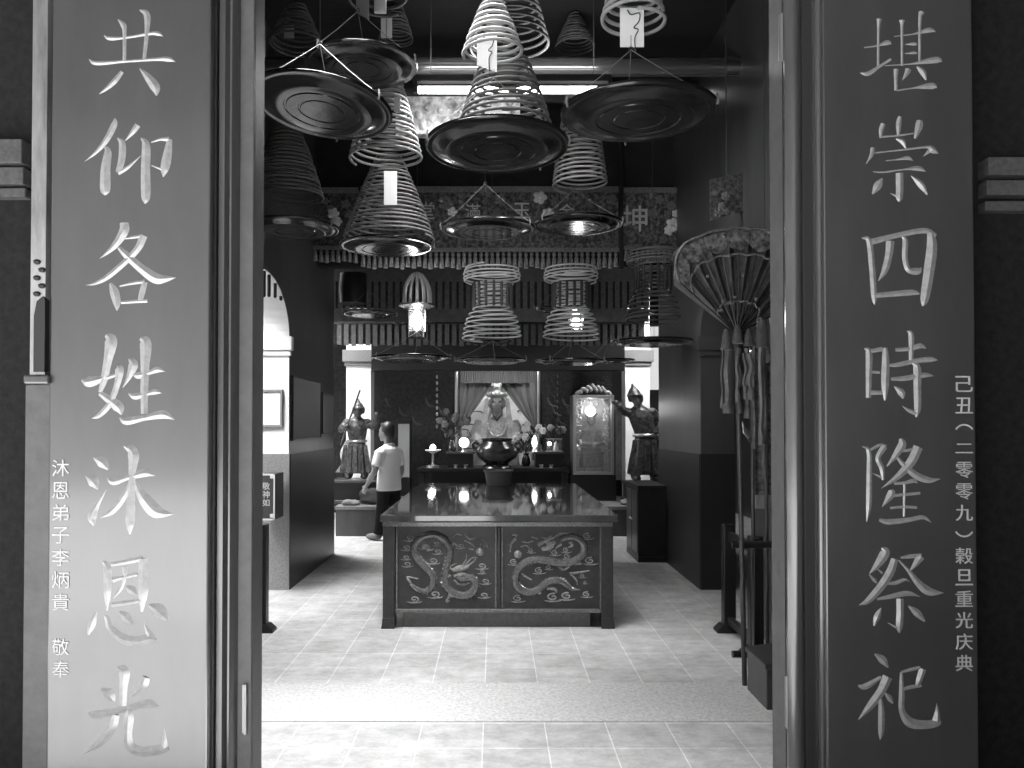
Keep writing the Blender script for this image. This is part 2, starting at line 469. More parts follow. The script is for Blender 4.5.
# white columns either side of the altar
def column(x0, x1, y, sgn, name):
    b = MB(); b.box(x0, x1, y, y + 0.32, pz, 4.95); struct(b.build(name, M['white'], bevel=0.01)); b = MB()
    zc0 = PZ(366, y); zc1 = PZ(350, y)
    b.box(x0 - 0.05, x1 + 0.05, y - 0.05, y + 0.37, zc0 + 0.06, zc1)
    b.box(x0 - 0.025, x1 + 0.025, y - 0.025, y + 0.345, zc0, zc0 + 0.06)
    struct(b.build(name, M['dado'], bevel=0.01))
column(PX(346, 12.2), PX(371, 12.2), 12.2, -1, 'trim_column_left')
column(PX(625, 12.2), PX(650, 12.2), 12.2, 1, 'trim_column_right')

# ------------------------------------------------------------------ door surround
zt = 3.42
def strip(name, x0, x1, y0, y1, m, z0=0.0, z1=zt, bevel=0.004):
    b = MB(); b.box(min(x0, x1), max(x0, x1), y0, y1, z0, z1)
    return struct(b.build(name, M[m], bevel=bevel))
# left side, panel edge to opening
strip('trim_gap_left', PX(208, 2.95), PX(216, 2.95), 2.94, 3.0, 'groove')
b = MB()
xa, xb = PX(213, 2.93), PX(236, 2.93)
prof = []
for k in range(13):
    t = k / 12
    prof.append((xa + (xb - xa) * t, 2.975 - 0.045 * math.sin(PI * min(1, max(0, (t - 0.45) / 0.55))) - 0.018 * (1 if 0.05 < t < 0.4 else 0)))
prof += [(xb, 3.03), (xa, 3.03)]
b.prism_z(prof, 0, zt); struct(b.build('trim_moulding_left', M['frame'], smooth=True))
strip('trim_stile_left', PX(236, 2.97), PX(252.5, 2.97), 2.97, 3.1, 'edge')
b = MB(); b.prism_z([(PX(252.5, 2.985) - 0.004, 2.985), (PX(254, 2.985), 2.985), (jl, 3.1), (PX(252.5, 2.985) - 0.004, 3.1)], 0, zt)
struct(b.build('trim_reveal_left', M['edge']))
# right side
b = MB(); b.prism_z([(PX(784, 2.985) + 0.0, 2.985), (PX(784, 2.985) + 0.006, 3.1), (jr, 3.1)], 0, zt)
struct(b.build('trim_reveal_right', M['edge']))
strip('trim_gap_right', PX(783.5, 2.99), PX(789, 2.99), 2.99, 3.1, 'groove')
b = MB()
xa, xb = PX(788, 2.95), PX(805, 2.95)
prof = [(xa, 3.03)]
for k in range(9):
    t = k / 8
    prof.append((xa + (xb - xa) * t, 2.965 - 0.022 * math.sin(PI * t)))
prof.append((xb, 3.03))
b.prism_z(prof, 0, zt); struct(b.build('trim_moulding_right', M['frame'], smooth=True))
strip('trim_cove_right', PX(804, 2.96), PX(819, 2.96), 2.96, 3.02, 'groove')
strip('trim_bead_right', PX(818.5, 2.92), PX(825, 2.92), 2.92, 3.02, 'frame', bevel=0.01)
# lacquered post left of the left board: ornamented upper half on a plain lower half
zlip = PZ(381, 2.9)
b = MB()
x0, x1 = PX(26, 2.9), PX(47.5, 2.9)
b.prism_z([(x0, 3.02), (x0, 2.93), (x0 + 0.012, 2.9), (x1 - 0.012, 2.9), (x1, 2.93), (x1, 3.02)], zlip + 0.02, zt)
struct(b.build('trim_post_upper', M['post'], smooth=False))
b = MB(); b.box(PX(22.5, 2.9), PX(48, 2.9), 2.915, 3.02, 0, zlip - 0.012); struct(b.build('trim_post_lower', M['edge'], bevel=0.004))
b = MB(); b.box(PX(23, 2.88), PX(48, 2.88), 2.875, 3.02, zlip - 0.012, zlip + 0.022)
struct(b.build('trim_post_lip', M['frame'], bevel=0.008))
b = MB()
za, zb = PZ(372, 2.9), PZ(300, 2.9)
xm0, xm1 = PX(35, 2.9), PX(46, 2.9)
b.prism([(xm0, za), (xm1, za), (xm1, zb), (xm1 - 0.008, zb + 0.012), (xm0 + 0.01, zb - 0.006), (xm0, zb - 0.06)], 2.886, 2.93)
for k in range(5):
    b.ell((PX(36 + 5 * (k % 2), 2.9), 2.898, PZ(262 + 8 * k, 2.9)), (0.014, 0.012, 0.010), 8, 6)
struct(b.build('trim_post_ornament', M['groove'], bevel=0.003))
# granite mouldings on the wall at both picture edges
for x0, x1, ys, nm in ((PX(-60, 3.0), PX(26, 3.0), (140, 164, 167, 184, 187, 196), 'left'), (PX(984, 3.0), PX(1090, 3.0), (158, 176, 180, 195, 200, 210), 'right')):
    b = MB()
    for k in range(3):
        b.box(x0, x1, 2.955 + 0.012 * k, 3.03, PZ(ys[2 * k + 1], 2.97), PZ(ys[2 * k], 2.97))
    struct(b.build('trim_cornice_' + nm, M['stone'], bevel=0.004))

# hinges on the door edges
def hinge(px, y0, y1, D, label, rx):
    x = PX(px, D)
    t = thing('door_hinge', label, 'hinge', (x, D, PZ((y0 + y1) / 2, D)))
    h = (PZ(y0, D) - PZ(y1, D)) / 2
    b = MB(); b.tube([(0, -0.003, -h), (0, -0.003, h)], 0.006, 10); b.build('barrel', M['hinge'], t, smooth=True)
    b = MB(); b.box(min(0, rx), max(0, rx), -0.001, 0.003, -h * 0.96, h * 0.96); b.build('leaf', M['hinge'], t)
    return t
hinge(247, 684, 734, 2.965, 'worn metal hinge low on the left door edge', -0.012)
hinge(785.5, 676, 728, 2.98, 'metal hinge low on the right door edge', -0.008)
hinge(784, 14, 62, 2.98, 'scratched metal hinge at the top of the right door edge', -0.012)

# ------------------------------------------------------------------ couplet boards
K = 1 / 7.683
CH = {
'gong': (72, 0, [[(355,150,8),(395,195,24),(403,250,18),(402,470,16)], [(520,75,8),(575,115,28),(575,250,20),(553,465,16)],
  [(245,270,6),(290,295,18),(420,288,12),(600,258,16),(660,258,20),(700,280,4)], [(130,455,6),(190,485,20),(400,472,13),(650,455,16),(740,455,22),(795,475,4)],
  [(385,550,18),(330,620,24),(260,685,16),(205,725,3)], [(520,525,6),(580,590,30),(640,670,40),(650,735,8)]]),
'yang': (72, 110, [[(330,65,8),(325,110,26),(270,220,26),(190,320,16),(95,398,3)], [(245,275,6),(275,320,30),(258,450,40),(255,610,42),(255,655,10)],
  [(505,115,26),(470,165,22),(410,235,6)], [(350,215,8),(385,260,28),(382,380,30),(355,480,24)], [(355,485,20),(430,440,16),(530,350,4)],
  [(610,248,8),(680,225,14),(745,225,22)], [(750,225,22),(735,330,36),(715,440,38),(700,515,6)], [(610,425,6),(700,460,12)],
  [(530,215,8),(568,270,34),(565,450,38),(567,660,38),(560,720,8)]]),
'ge': (72, 215, [[(400,60,36),(400,120,40),(340,220,30),(270,290,16),(212,335,3)], [(400,182,8),(480,170,14),(545,158,16)],
  [(550,158,34),(510,250,30),(430,340,26),(280,470,24),(180,525,14),(105,540,3)], [(360,250,18),(420,310,30),(520,400,36),(640,485,44),(720,490,28),(800,480,3)],
  [(295,525,14),(325,590,38),(345,680,30),(345,735,6)], [(365,545,10),(460,525,14),(560,510,18)], [(560,515,24),(540,590,26),(525,655,22)], [(375,672,14),(480,665,16),(580,660,16)]]),
'xing': (72, 328, [[(265,50,20),(300,100,50),(275,250,36),(245,400,30),(215,495,16)], [(215,500,22),(290,555,34),(360,610,44),(380,665,10)],
  [(350,290,10),(365,320,36),(345,440,26),(290,580,26),(210,670,22),(150,695,3)], [(72,400,8),(130,415,42),(230,390,26),(340,360,14)],
  [(440,235,12),(470,280,40),(440,370,24),(390,460,4)], [(465,350,8),(510,365,28),(600,340,20),(660,320,26),(715,335,4)],
  [(530,75,20),(565,120,48),(560,300,36),(555,500,32),(555,660,28)], [(435,505,8),(485,525,28),(580,505,18),(640,490,24),(690,500,4)],
  [(365,690,8),(420,715,32),(560,690,24),(700,665,36),(790,705,4)]]),
'mu': (72, 440, [[(165,135,8),(230,170,44),(280,225,12)], [(105,275,8),(165,320,46),(200,380,8)], [(170,660,10),(155,590,38),(195,500,22),(265,380,4)],
  [(272,295,8),(320,320,30),(430,290,20),(560,255,32),(640,275,5)], [(400,45,10),(470,100,46),(462,260,30),(455,450,34),(447,620,40),(445,725,8)],
  [(450,320,14),(400,430,28),(310,545,28),(215,600,4)], [(485,320,10),(540,430,44),(630,535,60),(700,565,34),(785,568,3)]]),
'en': (72, 552, [[(240,70,14),(272,130,34),(272,300,34),(270,450,8)], [(300,95,20),(420,75,22),(540,50,24)], [(545,50,40),(550,150,42),(548,300,42),(535,460,12)],
  [(310,215,26),(390,195,18),(500,170,18)], [(405,115,24),(405,190,18),(375,280,18),(315,360,4)], [(415,265,14),(460,295,36),(500,330,10)],
  [(305,405,22),(420,390,22),(515,375,18)], [(190,460,6),(155,550,32),(125,635,12)], [(262,490,20),(300,590,34),(390,665,40),(510,685,42),(600,665,40),(660,680,6)],
  [(600,645,34),(570,580,14),(552,530,3)], [(365,460,14),(415,500,40),(465,555,12)], [(590,405,12),(670,450,56),(735,525,16)]]),
'guang': (72, 662, [[(345,45,12),(400,70,44),(395,200,34),(392,335,28)], [(222,205,10),(285,245,46),(325,305,14)], [(570,115,34),(540,180,40),(440,275,5)],
  [(125,395,12),(180,405,34),(300,385,30),(450,350,26),(590,320,36),(670,345,8)], [(340,405,30),(310,500,36),(220,615,34),(85,712,4)],
  [(430,350,12),(438,420,40),(430,560,34),(450,650,42),(540,690,40),(660,675,40),(740,660,20)], [(710,660,30),(712,590,18),(710,510,3)]]),
'kan': (846, 2, [[(255,130,24),(250,200,14),(247,500,12)], [(140,350,8),(240,335,9),(320,312,22),(350,325,4)], [(110,545,8),(170,550,20),(250,500,14),(345,440,12)],
  [(430,140,26),(430,200,14),(430,490,12)], [(580,75,26),(568,140,16),(565,465,12)], [(370,265,6),(520,245,9),(640,215,22),(690,230,4)],
  [(455,325,5),(520,322,16),(545,325,8)], [(455,395,5),(520,390,14),(545,392,8)], [(300,490,6),(500,475,9),(690,445,28),(740,460,4)],
  [(385,515,22),(382,600,16),(385,680,16)], [(390,680,10),(520,660,9),(660,645,28),(700,660,4)], [(480,515,26),(465,550,20),(430,605,3)], [(545,495,10),(590,540,26),(615,600,8)]]),
'chong': (846, 108, [[(285,120,20),(270,170,20),(265,230,10)], [(415,65,16),(405,120,24),(402,205,14)], [(565,95,24),(560,140,32),(530,235,12)],
  [(265,222,10),(390,212,10),(520,195,8)], [(385,235,8),(435,260,22),(460,310,8)], [(205,305,18),(195,360,18),(155,430,5)],
  [(220,345,8),(400,325,9),(620,300,14),(660,320,30),(710,350,5)], [(640,330,18),(590,375,4)], [(305,405,6),(400,395,9),(475,385,18),(515,405,4)],
  [(210,490,6),(300,492,10),(460,470,10),(560,465,22),(615,490,4)], [(410,500,32),(412,600,32),(410,690,28),(410,720,8)], [(395,680,14),(340,655,4)],
  [(280,540,8),(245,595,34),(205,660,10)], [(500,520,5),(575,590,28),(625,665,8)]]),
'si': (846, 215, [[(120,175,6),(175,200,24),(200,400,26),(215,620,24),(220,690,6)], [(200,205,26),(400,155,22),(600,120,24),(690,160,20)],
  [(650,140,30),(660,250,44),(635,450,44),(605,640,36),(590,700,8)], [(340,200,36),(330,300,32),(300,420,28),(250,505,6)],
  [(430,165,8),(455,200,24),(452,330,24),(480,420,24),(550,430,30),(580,405,6)], [(215,620,20),(380,605,24),(510,595,24),(565,605,8)]]),
'shi': (846, 325, [[(140,180,6),(175,210,28),(175,380,26),(172,560,22)], [(190,200,18),(280,185,20)], [(300,175,20),(305,280,32),(300,460,32),(300,580,10)],
  [(190,360,14),(260,365,12)], [(190,520,20),(280,520,18)], [(380,190,16),(480,185,18),(570,160,22),(615,180,6)], [(470,45,6),(500,80,24),(500,270,20)],
  [(325,310,12),(400,305,20),(540,275,20),(650,265,22),(705,270,5)], [(345,415,14),(450,410,22),(600,385,22),(670,390,6)],
  [(510,290,10),(545,330,32),(548,480,32),(550,640,28),(540,710,8)], [(540,680,20),(480,655,16),(430,620,3)], [(370,470,6),(425,520,30),(440,565,10)]]),
'long': (846, 432, [[(125,110,5),(175,150,20),(178,350,24),(175,560,24),(160,690,5)], [(185,140,14),(260,100,14),(310,110,14)],
  [(295,110,28),(245,200,22),(275,280,22),(285,370,12)], [(270,345,14),(200,315,4)], [(420,50,16),(430,100,36),(380,180,26),(315,265,8)], [(415,150,10),(480,140,14),(550,120,10)],
  [(555,115,40),(500,230,38),(400,340,26),(270,435,4)], [(395,195,14),(460,270,24),(550,340,30),(640,370,24),(730,360,3)], [(370,395,14),(450,390,14),(520,375,18),(550,395,4)],
  [(340,445,18),(345,480,34),(275,578,4)], [(355,490,14),(460,480,14),(570,470,14)], [(340,585,12),(450,575,14),(545,580,14)], [(450,400,14),(447,650,12)],
  [(255,675,14),(330,690,24),(480,675,20),(590,655,18),(655,695,5)]]),
'ji': (846, 542, [[(275,45,8),(300,80,40),(245,170,30),(180,245,6)], [(265,145,6),(310,125,18)], [(375,130,30),(340,230,36),(270,340,34),(170,450,26),(100,485,4)],
  [(180,250,8),(220,295,16),(240,320,4)], [(240,205,8),(280,240,12)], [(420,120,10),(500,110,18),(580,100,14)], [(575,110,36),(540,160,26),(490,225,6)],
  [(405,140,8),(480,220,16),(560,320,30),(640,380,34),(750,392,4)], [(315,320,10),(380,315,18),(450,290,14),(490,305,4)], [(240,440,12),(340,420,20),(470,395,22),(570,420,5)],
  [(415,435,30),(415,540,30),(410,650,28),(410,700,6)], [(395,660,14),(320,620,4)], [(270,505,6),(240,570,28),(215,645,8)], [(480,490,8),(545,545,30),(605,610,10)]]),
'si_rite': (846, 648, [[(220,45,8),(280,90,32),(325,150,8)], [(95,290,10),(150,295,26),(270,225,16)], [(320,220,42),(270,330,36),(190,440,32),(95,550,5)],
  [(265,390,16),(272,500,28),(270,640,26),(262,705,5)], [(300,345,8),(335,385,24),(360,425,8)], [(425,185,12),(500,165,16),(570,150,16)], [(590,160,30),(560,250,26),(545,290,16)],
  [(430,320,14),(500,300,18),(580,290,12)], [(425,185,14),(428,350,24),(430,480,26),(490,570,40),(600,590,36),(700,575,30),(730,560,8)], [(695,560,36),(700,490,20),(697,420,3)]]),
}
def couplet(name_keys, x0, x1, label, small, sx, sy0, sy1, loc_side):
    xc = (x0 + x1) / 2
    t = thing('couplet_board', label, 'door couplet', (xc, 3.02, 0.0))
    b = MB()
    w = (x1 - x0) / 2
    b.box(-w, w, -0.12, -0.004, 0.12, 3.4); b.build('board', M['panel'], t, bevel=0.006)
    surf = -0.1195
    for key in name_keys:
        ox, oy, strokes = CH[key]
        b = MB()
        for s_ in strokes:
            pts = []
            for cx, cy, w_ in s_:
                p = P(ox + cx * K, oy + cy * K, YF)
                pts.append((p.x - xc, p.z, w_ * K * YF / F))
            b.stroke(pts, surf, 0.022, k=0.42)
        b.build('character', M['gilt'], t)
    D = YF
    step = (sy1 - sy0) / (len(small) - 1)
    for i, ch in enumerate(small):
        if ch == ' ': continue
        p = P(sx, sy0 + i * step, D); b = MB()
        hh = PS(step * 0.74, D)
        if ch in '︵︶': put_glyph(b, ch, p.x - xc, surf - 0.001, p.z, PS(6, D), PS(17, D))
        else: put_glyph(b, ch, p.x - xc, surf - 0.001, p.z, hh if ch != '二' else hh * 0.6, PS(17, D))
        b.build('small_character', M['gilt_small'], t)
    return t
couplet(('gong', 'yang', 'ge', 'xing', 'mu', 'en', 'guang'), xl0, xl1, 'tall lacquered couplet board left of the doorway, seven large carved characters', '沐恩弟子李炳貴 敬奉', 61, 468, 669, -1)
couplet(('kan', 'chong', 'si', 'shi', 'long', 'ji', 'si_rite'), xr0, xr1, 'tall dark couplet board right of the doorway, seven large carved characters', '己丑︵二零零九︶榖旦重光庆典', 964, 384, 663, 1)
# ================================================================== THE OFFERING TABLE
def offering_table():
    Yf, Yb = 6.08, 9.28
    x0, x1 = PX(383, Yf), PX(613, Yf)
    zt = PZ(514.5, Yf); xc = (x0 + x1) / 2
    t = thing('offering_table', 'long carved offering table with two dragon panels in the middle of the hall', 'table', (xc, Yf, 0))
    w = (x1 - x0) / 2; L = Yb - Yf
    def z(y): return PZ(y, Yf)
    b = MB(); b.box(-w - 0.015, w + 0.03, -0.05, L, z(521), zt); b.build('tabletop', M['top'], t, bevel=0.006)
    b = MB(); b.box(-w, w, -0.02, L - 0.03, z(526.5), z(521.5)); b.build('moulding', M['relief'], t, bevel=0.005)
    lw = PS(12, Yf)
    for sx in (-1, 1):
        for y in (0.0, L - 0.14):
            b = MB()
            xa, xb = (-w, -w + lw) if sx < 0 else (w - lw, w)
            b.box(xa, xb, y, y + 0.1, 0.075, z(526.6))
            ft = [(xa - 0.012 * (sx < 0), 0), (xb + 0.012 * (sx > 0), 0), (xb + 0.004, 0.04), (xb + 0.002, 0.08), (xa - 0.002, 0.08), (xa - 0.004, 0.04)]
            b.prism(ft, y - 0.008, y + 0.108)
            b.build('leg', M['tablewood'], t, bevel=0.004)
    # carcass
    b = MB(); b.box(-w + lw - 0.01, w - lw + 0.01, 0.05, L - 0.06, z(612.5), z(526.7)); b.build('carcass', M['tablewood'], t)
    b = MB(); b.box(-w + 0.02, -w + lw - 0.012, 0.104, L - 0.145, z(611), z(526.7)); b.box(w - lw + 0.012, w - 0.02, 0.104, L - 0.145, z(611), z(526.7)); b.build('side_panel', M['tablewood'], t)
    b = MB(); b.box(PX(403, Yf) - xc, PX(591, Yf) - xc, 0.06, L - 0.1, 0.0, z(613)); b.build('plinth', M['plinth'], t, bevel=0.004)
    # panel frames
    b = MB(); b.box(-w + lw - 0.005, w - lw + 0.005, 0.01, 0.052, z(613.5), z(609.5)); b.build('bottom_rail', M['relief'], t, bevel=0.01)
    b = MB(); b.box(PX(497.2, Yf) - xc, PX(500.8, Yf) - xc, 0.005, 0.052, z(609.4), z(526.8)); b.build('centre_stile', M['tablewood'], t, bevel=0.008)
    for xa, xb in ((PX(395.5, Yf), PX(397.5, Yf)), (PX(600, Yf), PX(602, Yf)), (PX(495, Yf), PX(496.8, Yf)), (PX(501.2, Yf), PX(503, Yf))):
        b = MB(); b.box(xa - xc, xb - xc, 0.025, 0.052, z(609.3), z(527)); b.build('bead', M['relief'], t, bevel=0.004)
    k = 1 / 7.53
    def panel(ox, oy, body, pearl, clouds, legs, head, mir, lab):
        p_ = t
        b = MB(); surf = 0.0495
        def S(pts, depth, kk, mode='round'):
            nonlocal b
            q = []
            for cx, cy, ww in pts:
                p = P(ox + cx * k, oy + cy * k, Yf + 0.03)
                q.append((p.x - xc, p.z, ww * k * Yf / F))
            b.stroke(q, surf, depth, kk, 7, mode)
        S(body, 0.035, 1.0)
        # dorsal spines along the body
        q = catmull(body, 5)
        for i in range(3, len(q) - 2, 2):
            a, c = q[i - 1], q[i + 1]
            dx, dy = c[0] - a[0], c[1] - a[1]; Ln = math.hypot(dx, dy) or 1
            nx, ny = -dy / Ln, dx / Ln
            for sg in (1,):
                S([(q[i][0] + sg * nx * q[i][2] * 0.8, q[i][1] + sg * ny * q[i][2] * 0.8, 7), (q[i][0] + sg * nx * (q[i][2] + 12) - dx / Ln * 8, q[i][1] + sg * ny * (q[i][2] + 12) - dy / Ln * 8, 1)], 0.012, 0.9, 'ridge')
        dragon = b.build('dragon_relief', M['relief'], p_, smooth=True, label=lab)
        b = MB()
        for s_ in head: S(s_, 0.032, 0.9)
        b.build('dragon_head', M['relief_light'], dragon, smooth=True)
        for s_ in legs:
            b = MB(); S(s_, 0.024, 0.9); b.build('dragon_claw', M['relief_light'], dragon, smooth=True)
        for cx, cy, r in clouds:
            b = MB(); sp = []
            pc = P(ox + cx * k, oy + cy * k, Yf + 0.03); rr_ = r * k * Yf / F
            for i in range(15):
                a = i / 14 * 2.6 * PI + (PI if mir else 0)
                rr = r * (0.12 + 0.88 * i / 14)
                sp.append((cx + rr * 1.35 * math.cos(a), cy + rr * 0.85 * math.sin(a), r * 0.2))
            S(sp, 0.022, 1.1)
            S([(cx - r * 1.9, cy + r * 0.75, 2), (cx - r * 0.4, cy + r * 1.0, r * 0.2), (cx + r * 1.5, cy + r * 0.85, r * 0.14), (cx + r * 2.1, cy + r * 0.5, 1)], 0.014, 0.9)
            b.build('cloud_relief', M['relief_light'], p_, smooth=True)
        b = MB(); p = P(ox + pearl[0] * k, oy + pearl[1] * k, Yf + 0.03)
        r = 31 * k * Yf / F
        b.ell((p.x - xc, surf, p.z), (r, 0.022, r), 18, 10); b.build('pearl', M['relief_light'], p_, smooth=True)
    panel(390, 518,
          [(150,490,4),(200,530,12),(262,555,20),(312,515,24),(318,440,25),(270,380,26),(215,325,27),(182,262,28),(190,195,28),(245,145,29),(330,128,30),(405,160,30),(448,230,28),(445,310,27),(425,380,26),(412,460,26),(430,525,27),(490,575,29),(560,590,30),(620,560,30),(645,500,28),(610,455,26),(545,462,24),(505,450,18)],
          (675, 258),
          [(145,150,26),(120,225,24),(115,300,20),(125,350,22),(320,325,27),(180,615,28),(335,578,30),(690,365,26),(690,410,16),(715,480,24),(705,585,24),(530,212,20),(255,215,22),(355,255,22),(345,195,18)],
          [[(460,560,14),(440,600,10),(425,632,8),(450,628,4)], [(440,575,22),(480,580,24)], [(445,240,14),(480,190,10),(510,220,6)], [(452,250,14),(452,180,9),(440,150,3)], [(240,220,12),(285,215,14),(280,245,10),(330,240,5)],
           [(150,490,10),(130,450,8),(210,462,5)], [(150,500,10),(190,545,8),(230,565,3)], [(500,495,10),(550,505,9),(600,490,5)]],
          [[(470,400,14),(520,385,26),(570,375,18),(610,345,4)], [(480,440,10),(530,425,18),(575,430,8)], [(530,385,8),(570,320,6),(575,270,2)], [(545,385,8),(610,310,5),(660,298,2)], [(470,395,8),(450,370,6),(500,345,3)], [(560,170,6),(610,195,6),(640,225,2)], [(590,235,4),(630,240,5)], [(680,215,5),(680,190,1)], [(705,222,5),(725,205,1)], [(470,150,6),(500,120,8),(540,135,4)], [(560,120,5),(600,160,7),(650,150,3)], [(690,160,4),(720,180,6),(735,230,2)], [(455,430,14),(430,450,8),(420,480,2)], [(590,360,6),(630,330,5),(650,300,2)], [(480,470,8),(520,500,6),(560,495,3)]],
          False, 'coiled dragon facing right beside a round pearl')
    panel(498, 518,
          [(620,545,3),(560,545,12),(520,515,18),(480,485,22),(430,472,25),(370,488,26),(330,525,26),(270,560,27),(200,560,28),(145,520,28),(130,455,28),(150,390,29),(205,340,29),(280,318,30),(370,325,30),(450,342,29),(530,342,29),(600,315,29),(648,260,28),(640,195,28),(590,150,27),(520,148,25),(470,170,18)],
          (150, 278),
          [(120,335,24),(150,610,28),(415,600,34),(520,592,32),(670,580,24),(310,400,26),(385,375,18),(430,265,22),(515,245,20),(525,292,22),(675,138,26),(695,325,30),(250,250,18),(640,440,16),(660,490,12)],
          [[(440,345,14),(490,390,12),(540,365,8)], [(470,355,14),(530,350,10),(630,345,9)], [(180,420,6),(200,440,8),(255,470,6)], [(260,560,16),(300,550,20),(320,575,10)], [(370,535,12),(430,540,12),(440,565,8)], [(545,180,14),(560,210,10),(530,225,4)], [(540,420,8),(600,415,9),(690,400,4)], [(550,430,7),(590,470,8),(600,510,3)]],
          [[(300,205,20),(350,180,14),(420,150,10)], [(330,240,14),(385,225,20),(405,190,12)], [(350,165,10),(390,200,22),(430,180,18)], [(180,180,6),(225,186,7),(270,175,5)], [(110,130,6),(140,130,7)], [(250,145,5),(300,160,4)], [(420,150,5),(470,115,4),(540,118,2)], [(90,260,6),(100,200,8),(140,160,6)], [(80,210,4),(110,170,9),(150,130,4)], [(170,220,4),(210,210,6),(240,230,3)], [(430,140,5),(480,120,7),(560,125,3)], [(480,200,12),(450,220,8),(430,240,2)], [(420,210,10),(400,235,6),(385,260,2)], [(330,150,4),(370,155,7),(410,135,3)]],
          True, 'coiled dragon facing left beside a round pearl')
    return t
offering_table()
# bowl on the back end of the table
ztab = PZ(514.5, 6.08)
t = thing('incense_bowl', 'plain grey tapered pot on the far end of the long offering table', 'pot', (PX(498.5, 9.02), 9.02, ztab))
r = PS(15, 9.02); h = PS(15, 9.02)
b = MB(); b.lathe([(r * 0.72, 0), (r * 0.78, 0.01), (r * 0.92, h * 0.85), (r, h * 0.9), (r, h), (r * 0.9, h), (r * 0.84, h * 0.8)], 36); b.build('pot', M['bowl'], t, smooth=True)
b = MB(); b.lathe([(0.001, h * 0.8), (r * 0.86, h * 0.8), (r * 0.86, h * 0.82), (0.001, h * 0.84)], 30, cap=False); b.build('ash', M['cloth_pale'], t)

# ================================================================== INCENSE COILS AND THEIR TRAYS
ZC = 4.95
def coil(cx, yt, yb, a, D, label, m='coil', atop=None, turns=9, tagbox=None, tagm='paper', wiggle=False, prof=None, tilt=0.0, th=None, bars=None, wire=True, slant=0):
    ax = P(cx, yt, D); bt = P(cx, yb, D)
    H = ax.z - bt.z; rb = PS(a, D); rt = PS(atop if atop else a * 0.28, D)
    t = thing('incense_coil', label, 'incense coil', bt, 0, 'incense coils hanging from the ceiling')
    turns = turns * (1.0 if prof else 1.15)
    if th is None: th = min(0.011, max(0.0055, 0.25 * H / turns))
    n = int(turns * 40)
    pts = []
    for i in range(n + 1):
        u = i / n
        if prof: rr, zz = prof(u)
        else:
            zz = H * u
            rr = rb + (rt - rb) * (u ** 1.15)
        ang = 2 * PI * turns * u + cx
        p = Vector((rr * math.cos(ang), rr * math.sin(ang), zz + 0.004 * math.sin(ang * 0.7)))
        if tilt: p.z += -tilt * p.x * (1 - u)
        pts.append(p)
    b = MB(); b.tube(pts, th, 5); b.build('spiral', M[m], t, smooth='all')
    if wire:
        b = MB()
        b.tube([(0, 0, H * 0.98), (0, 0, min(ZC, 4.95) - bt.z)], 0.0025, 5)
        top = rt if not prof else prof(1.0)[0]
        for k in range(3):
            an = k * 2.09 + 0.4
            b.tube([(top * math.cos(an), top * math.sin(an), H * 0.985), (0, 0, H * 0.985 + top * 0.8 + 0.02)], 0.002, 4)
        b.build('hanging_wire', M['wire'], t)
    if tagbox:
        x0, y0, x1, y1, dy = tagbox
        q0 = P(x0, y0, D - dy) - bt; q1 = P(x1, y1, D - dy) - bt
        b = MB()
        zs = PS(slant, D)
        b.prism([(q0.x, q1.z + zs), (q1.x, q1.z - 0.0), (q1.x, q0.z), (q0.x, q0.z)], q0.y, q0.y + 0.003)
        b.build('paper_tag', M[tagm], t)
        if wiggle:
            xc_ = (q0.x * 0.35 + q1.x * 0.65)
            w = abs(q1.x - q0.x)
            pts = [(xc_ - w * .35, q0.y - .006, q0.z - w * .1), (xc_ - w * .2, q0.y - .006, q0.z - w * .3), (xc_ + w * .15, q0.y - .008, q0.z - w * .25),
                   (xc_ + w * .12, q0.y - .008, q0.z - w * .6), (xc_ - w * .08, q0.y - .008, q0.z - w * .85), (xc_ + w * .1, q0.y - .008, q0.z - w * .95), (xc_ - w * .05, q0.y - .008, q0.z - w * 1.3), (xc_, q0.y - .004, q1.z - 0.03)]
            b = MB(); b.tube(catmull(pts, 6), 0.003, 5); b.build('wire_hook', M['wire'], t, smooth='all')
    if bars:
        rr, z0, z1, nb = bars
        for k in range(nb):
            an = 2 * PI * (k + 0.5) / nb
            b = MB()
            b.tube([(rr * 1.0 * math.cos(an), rr * math.sin(an), z0), (rr * math.cos(an), rr * math.sin(an), z1)], 0.0135, 6)
            b.build('strip', M['wire'], t)
    return t

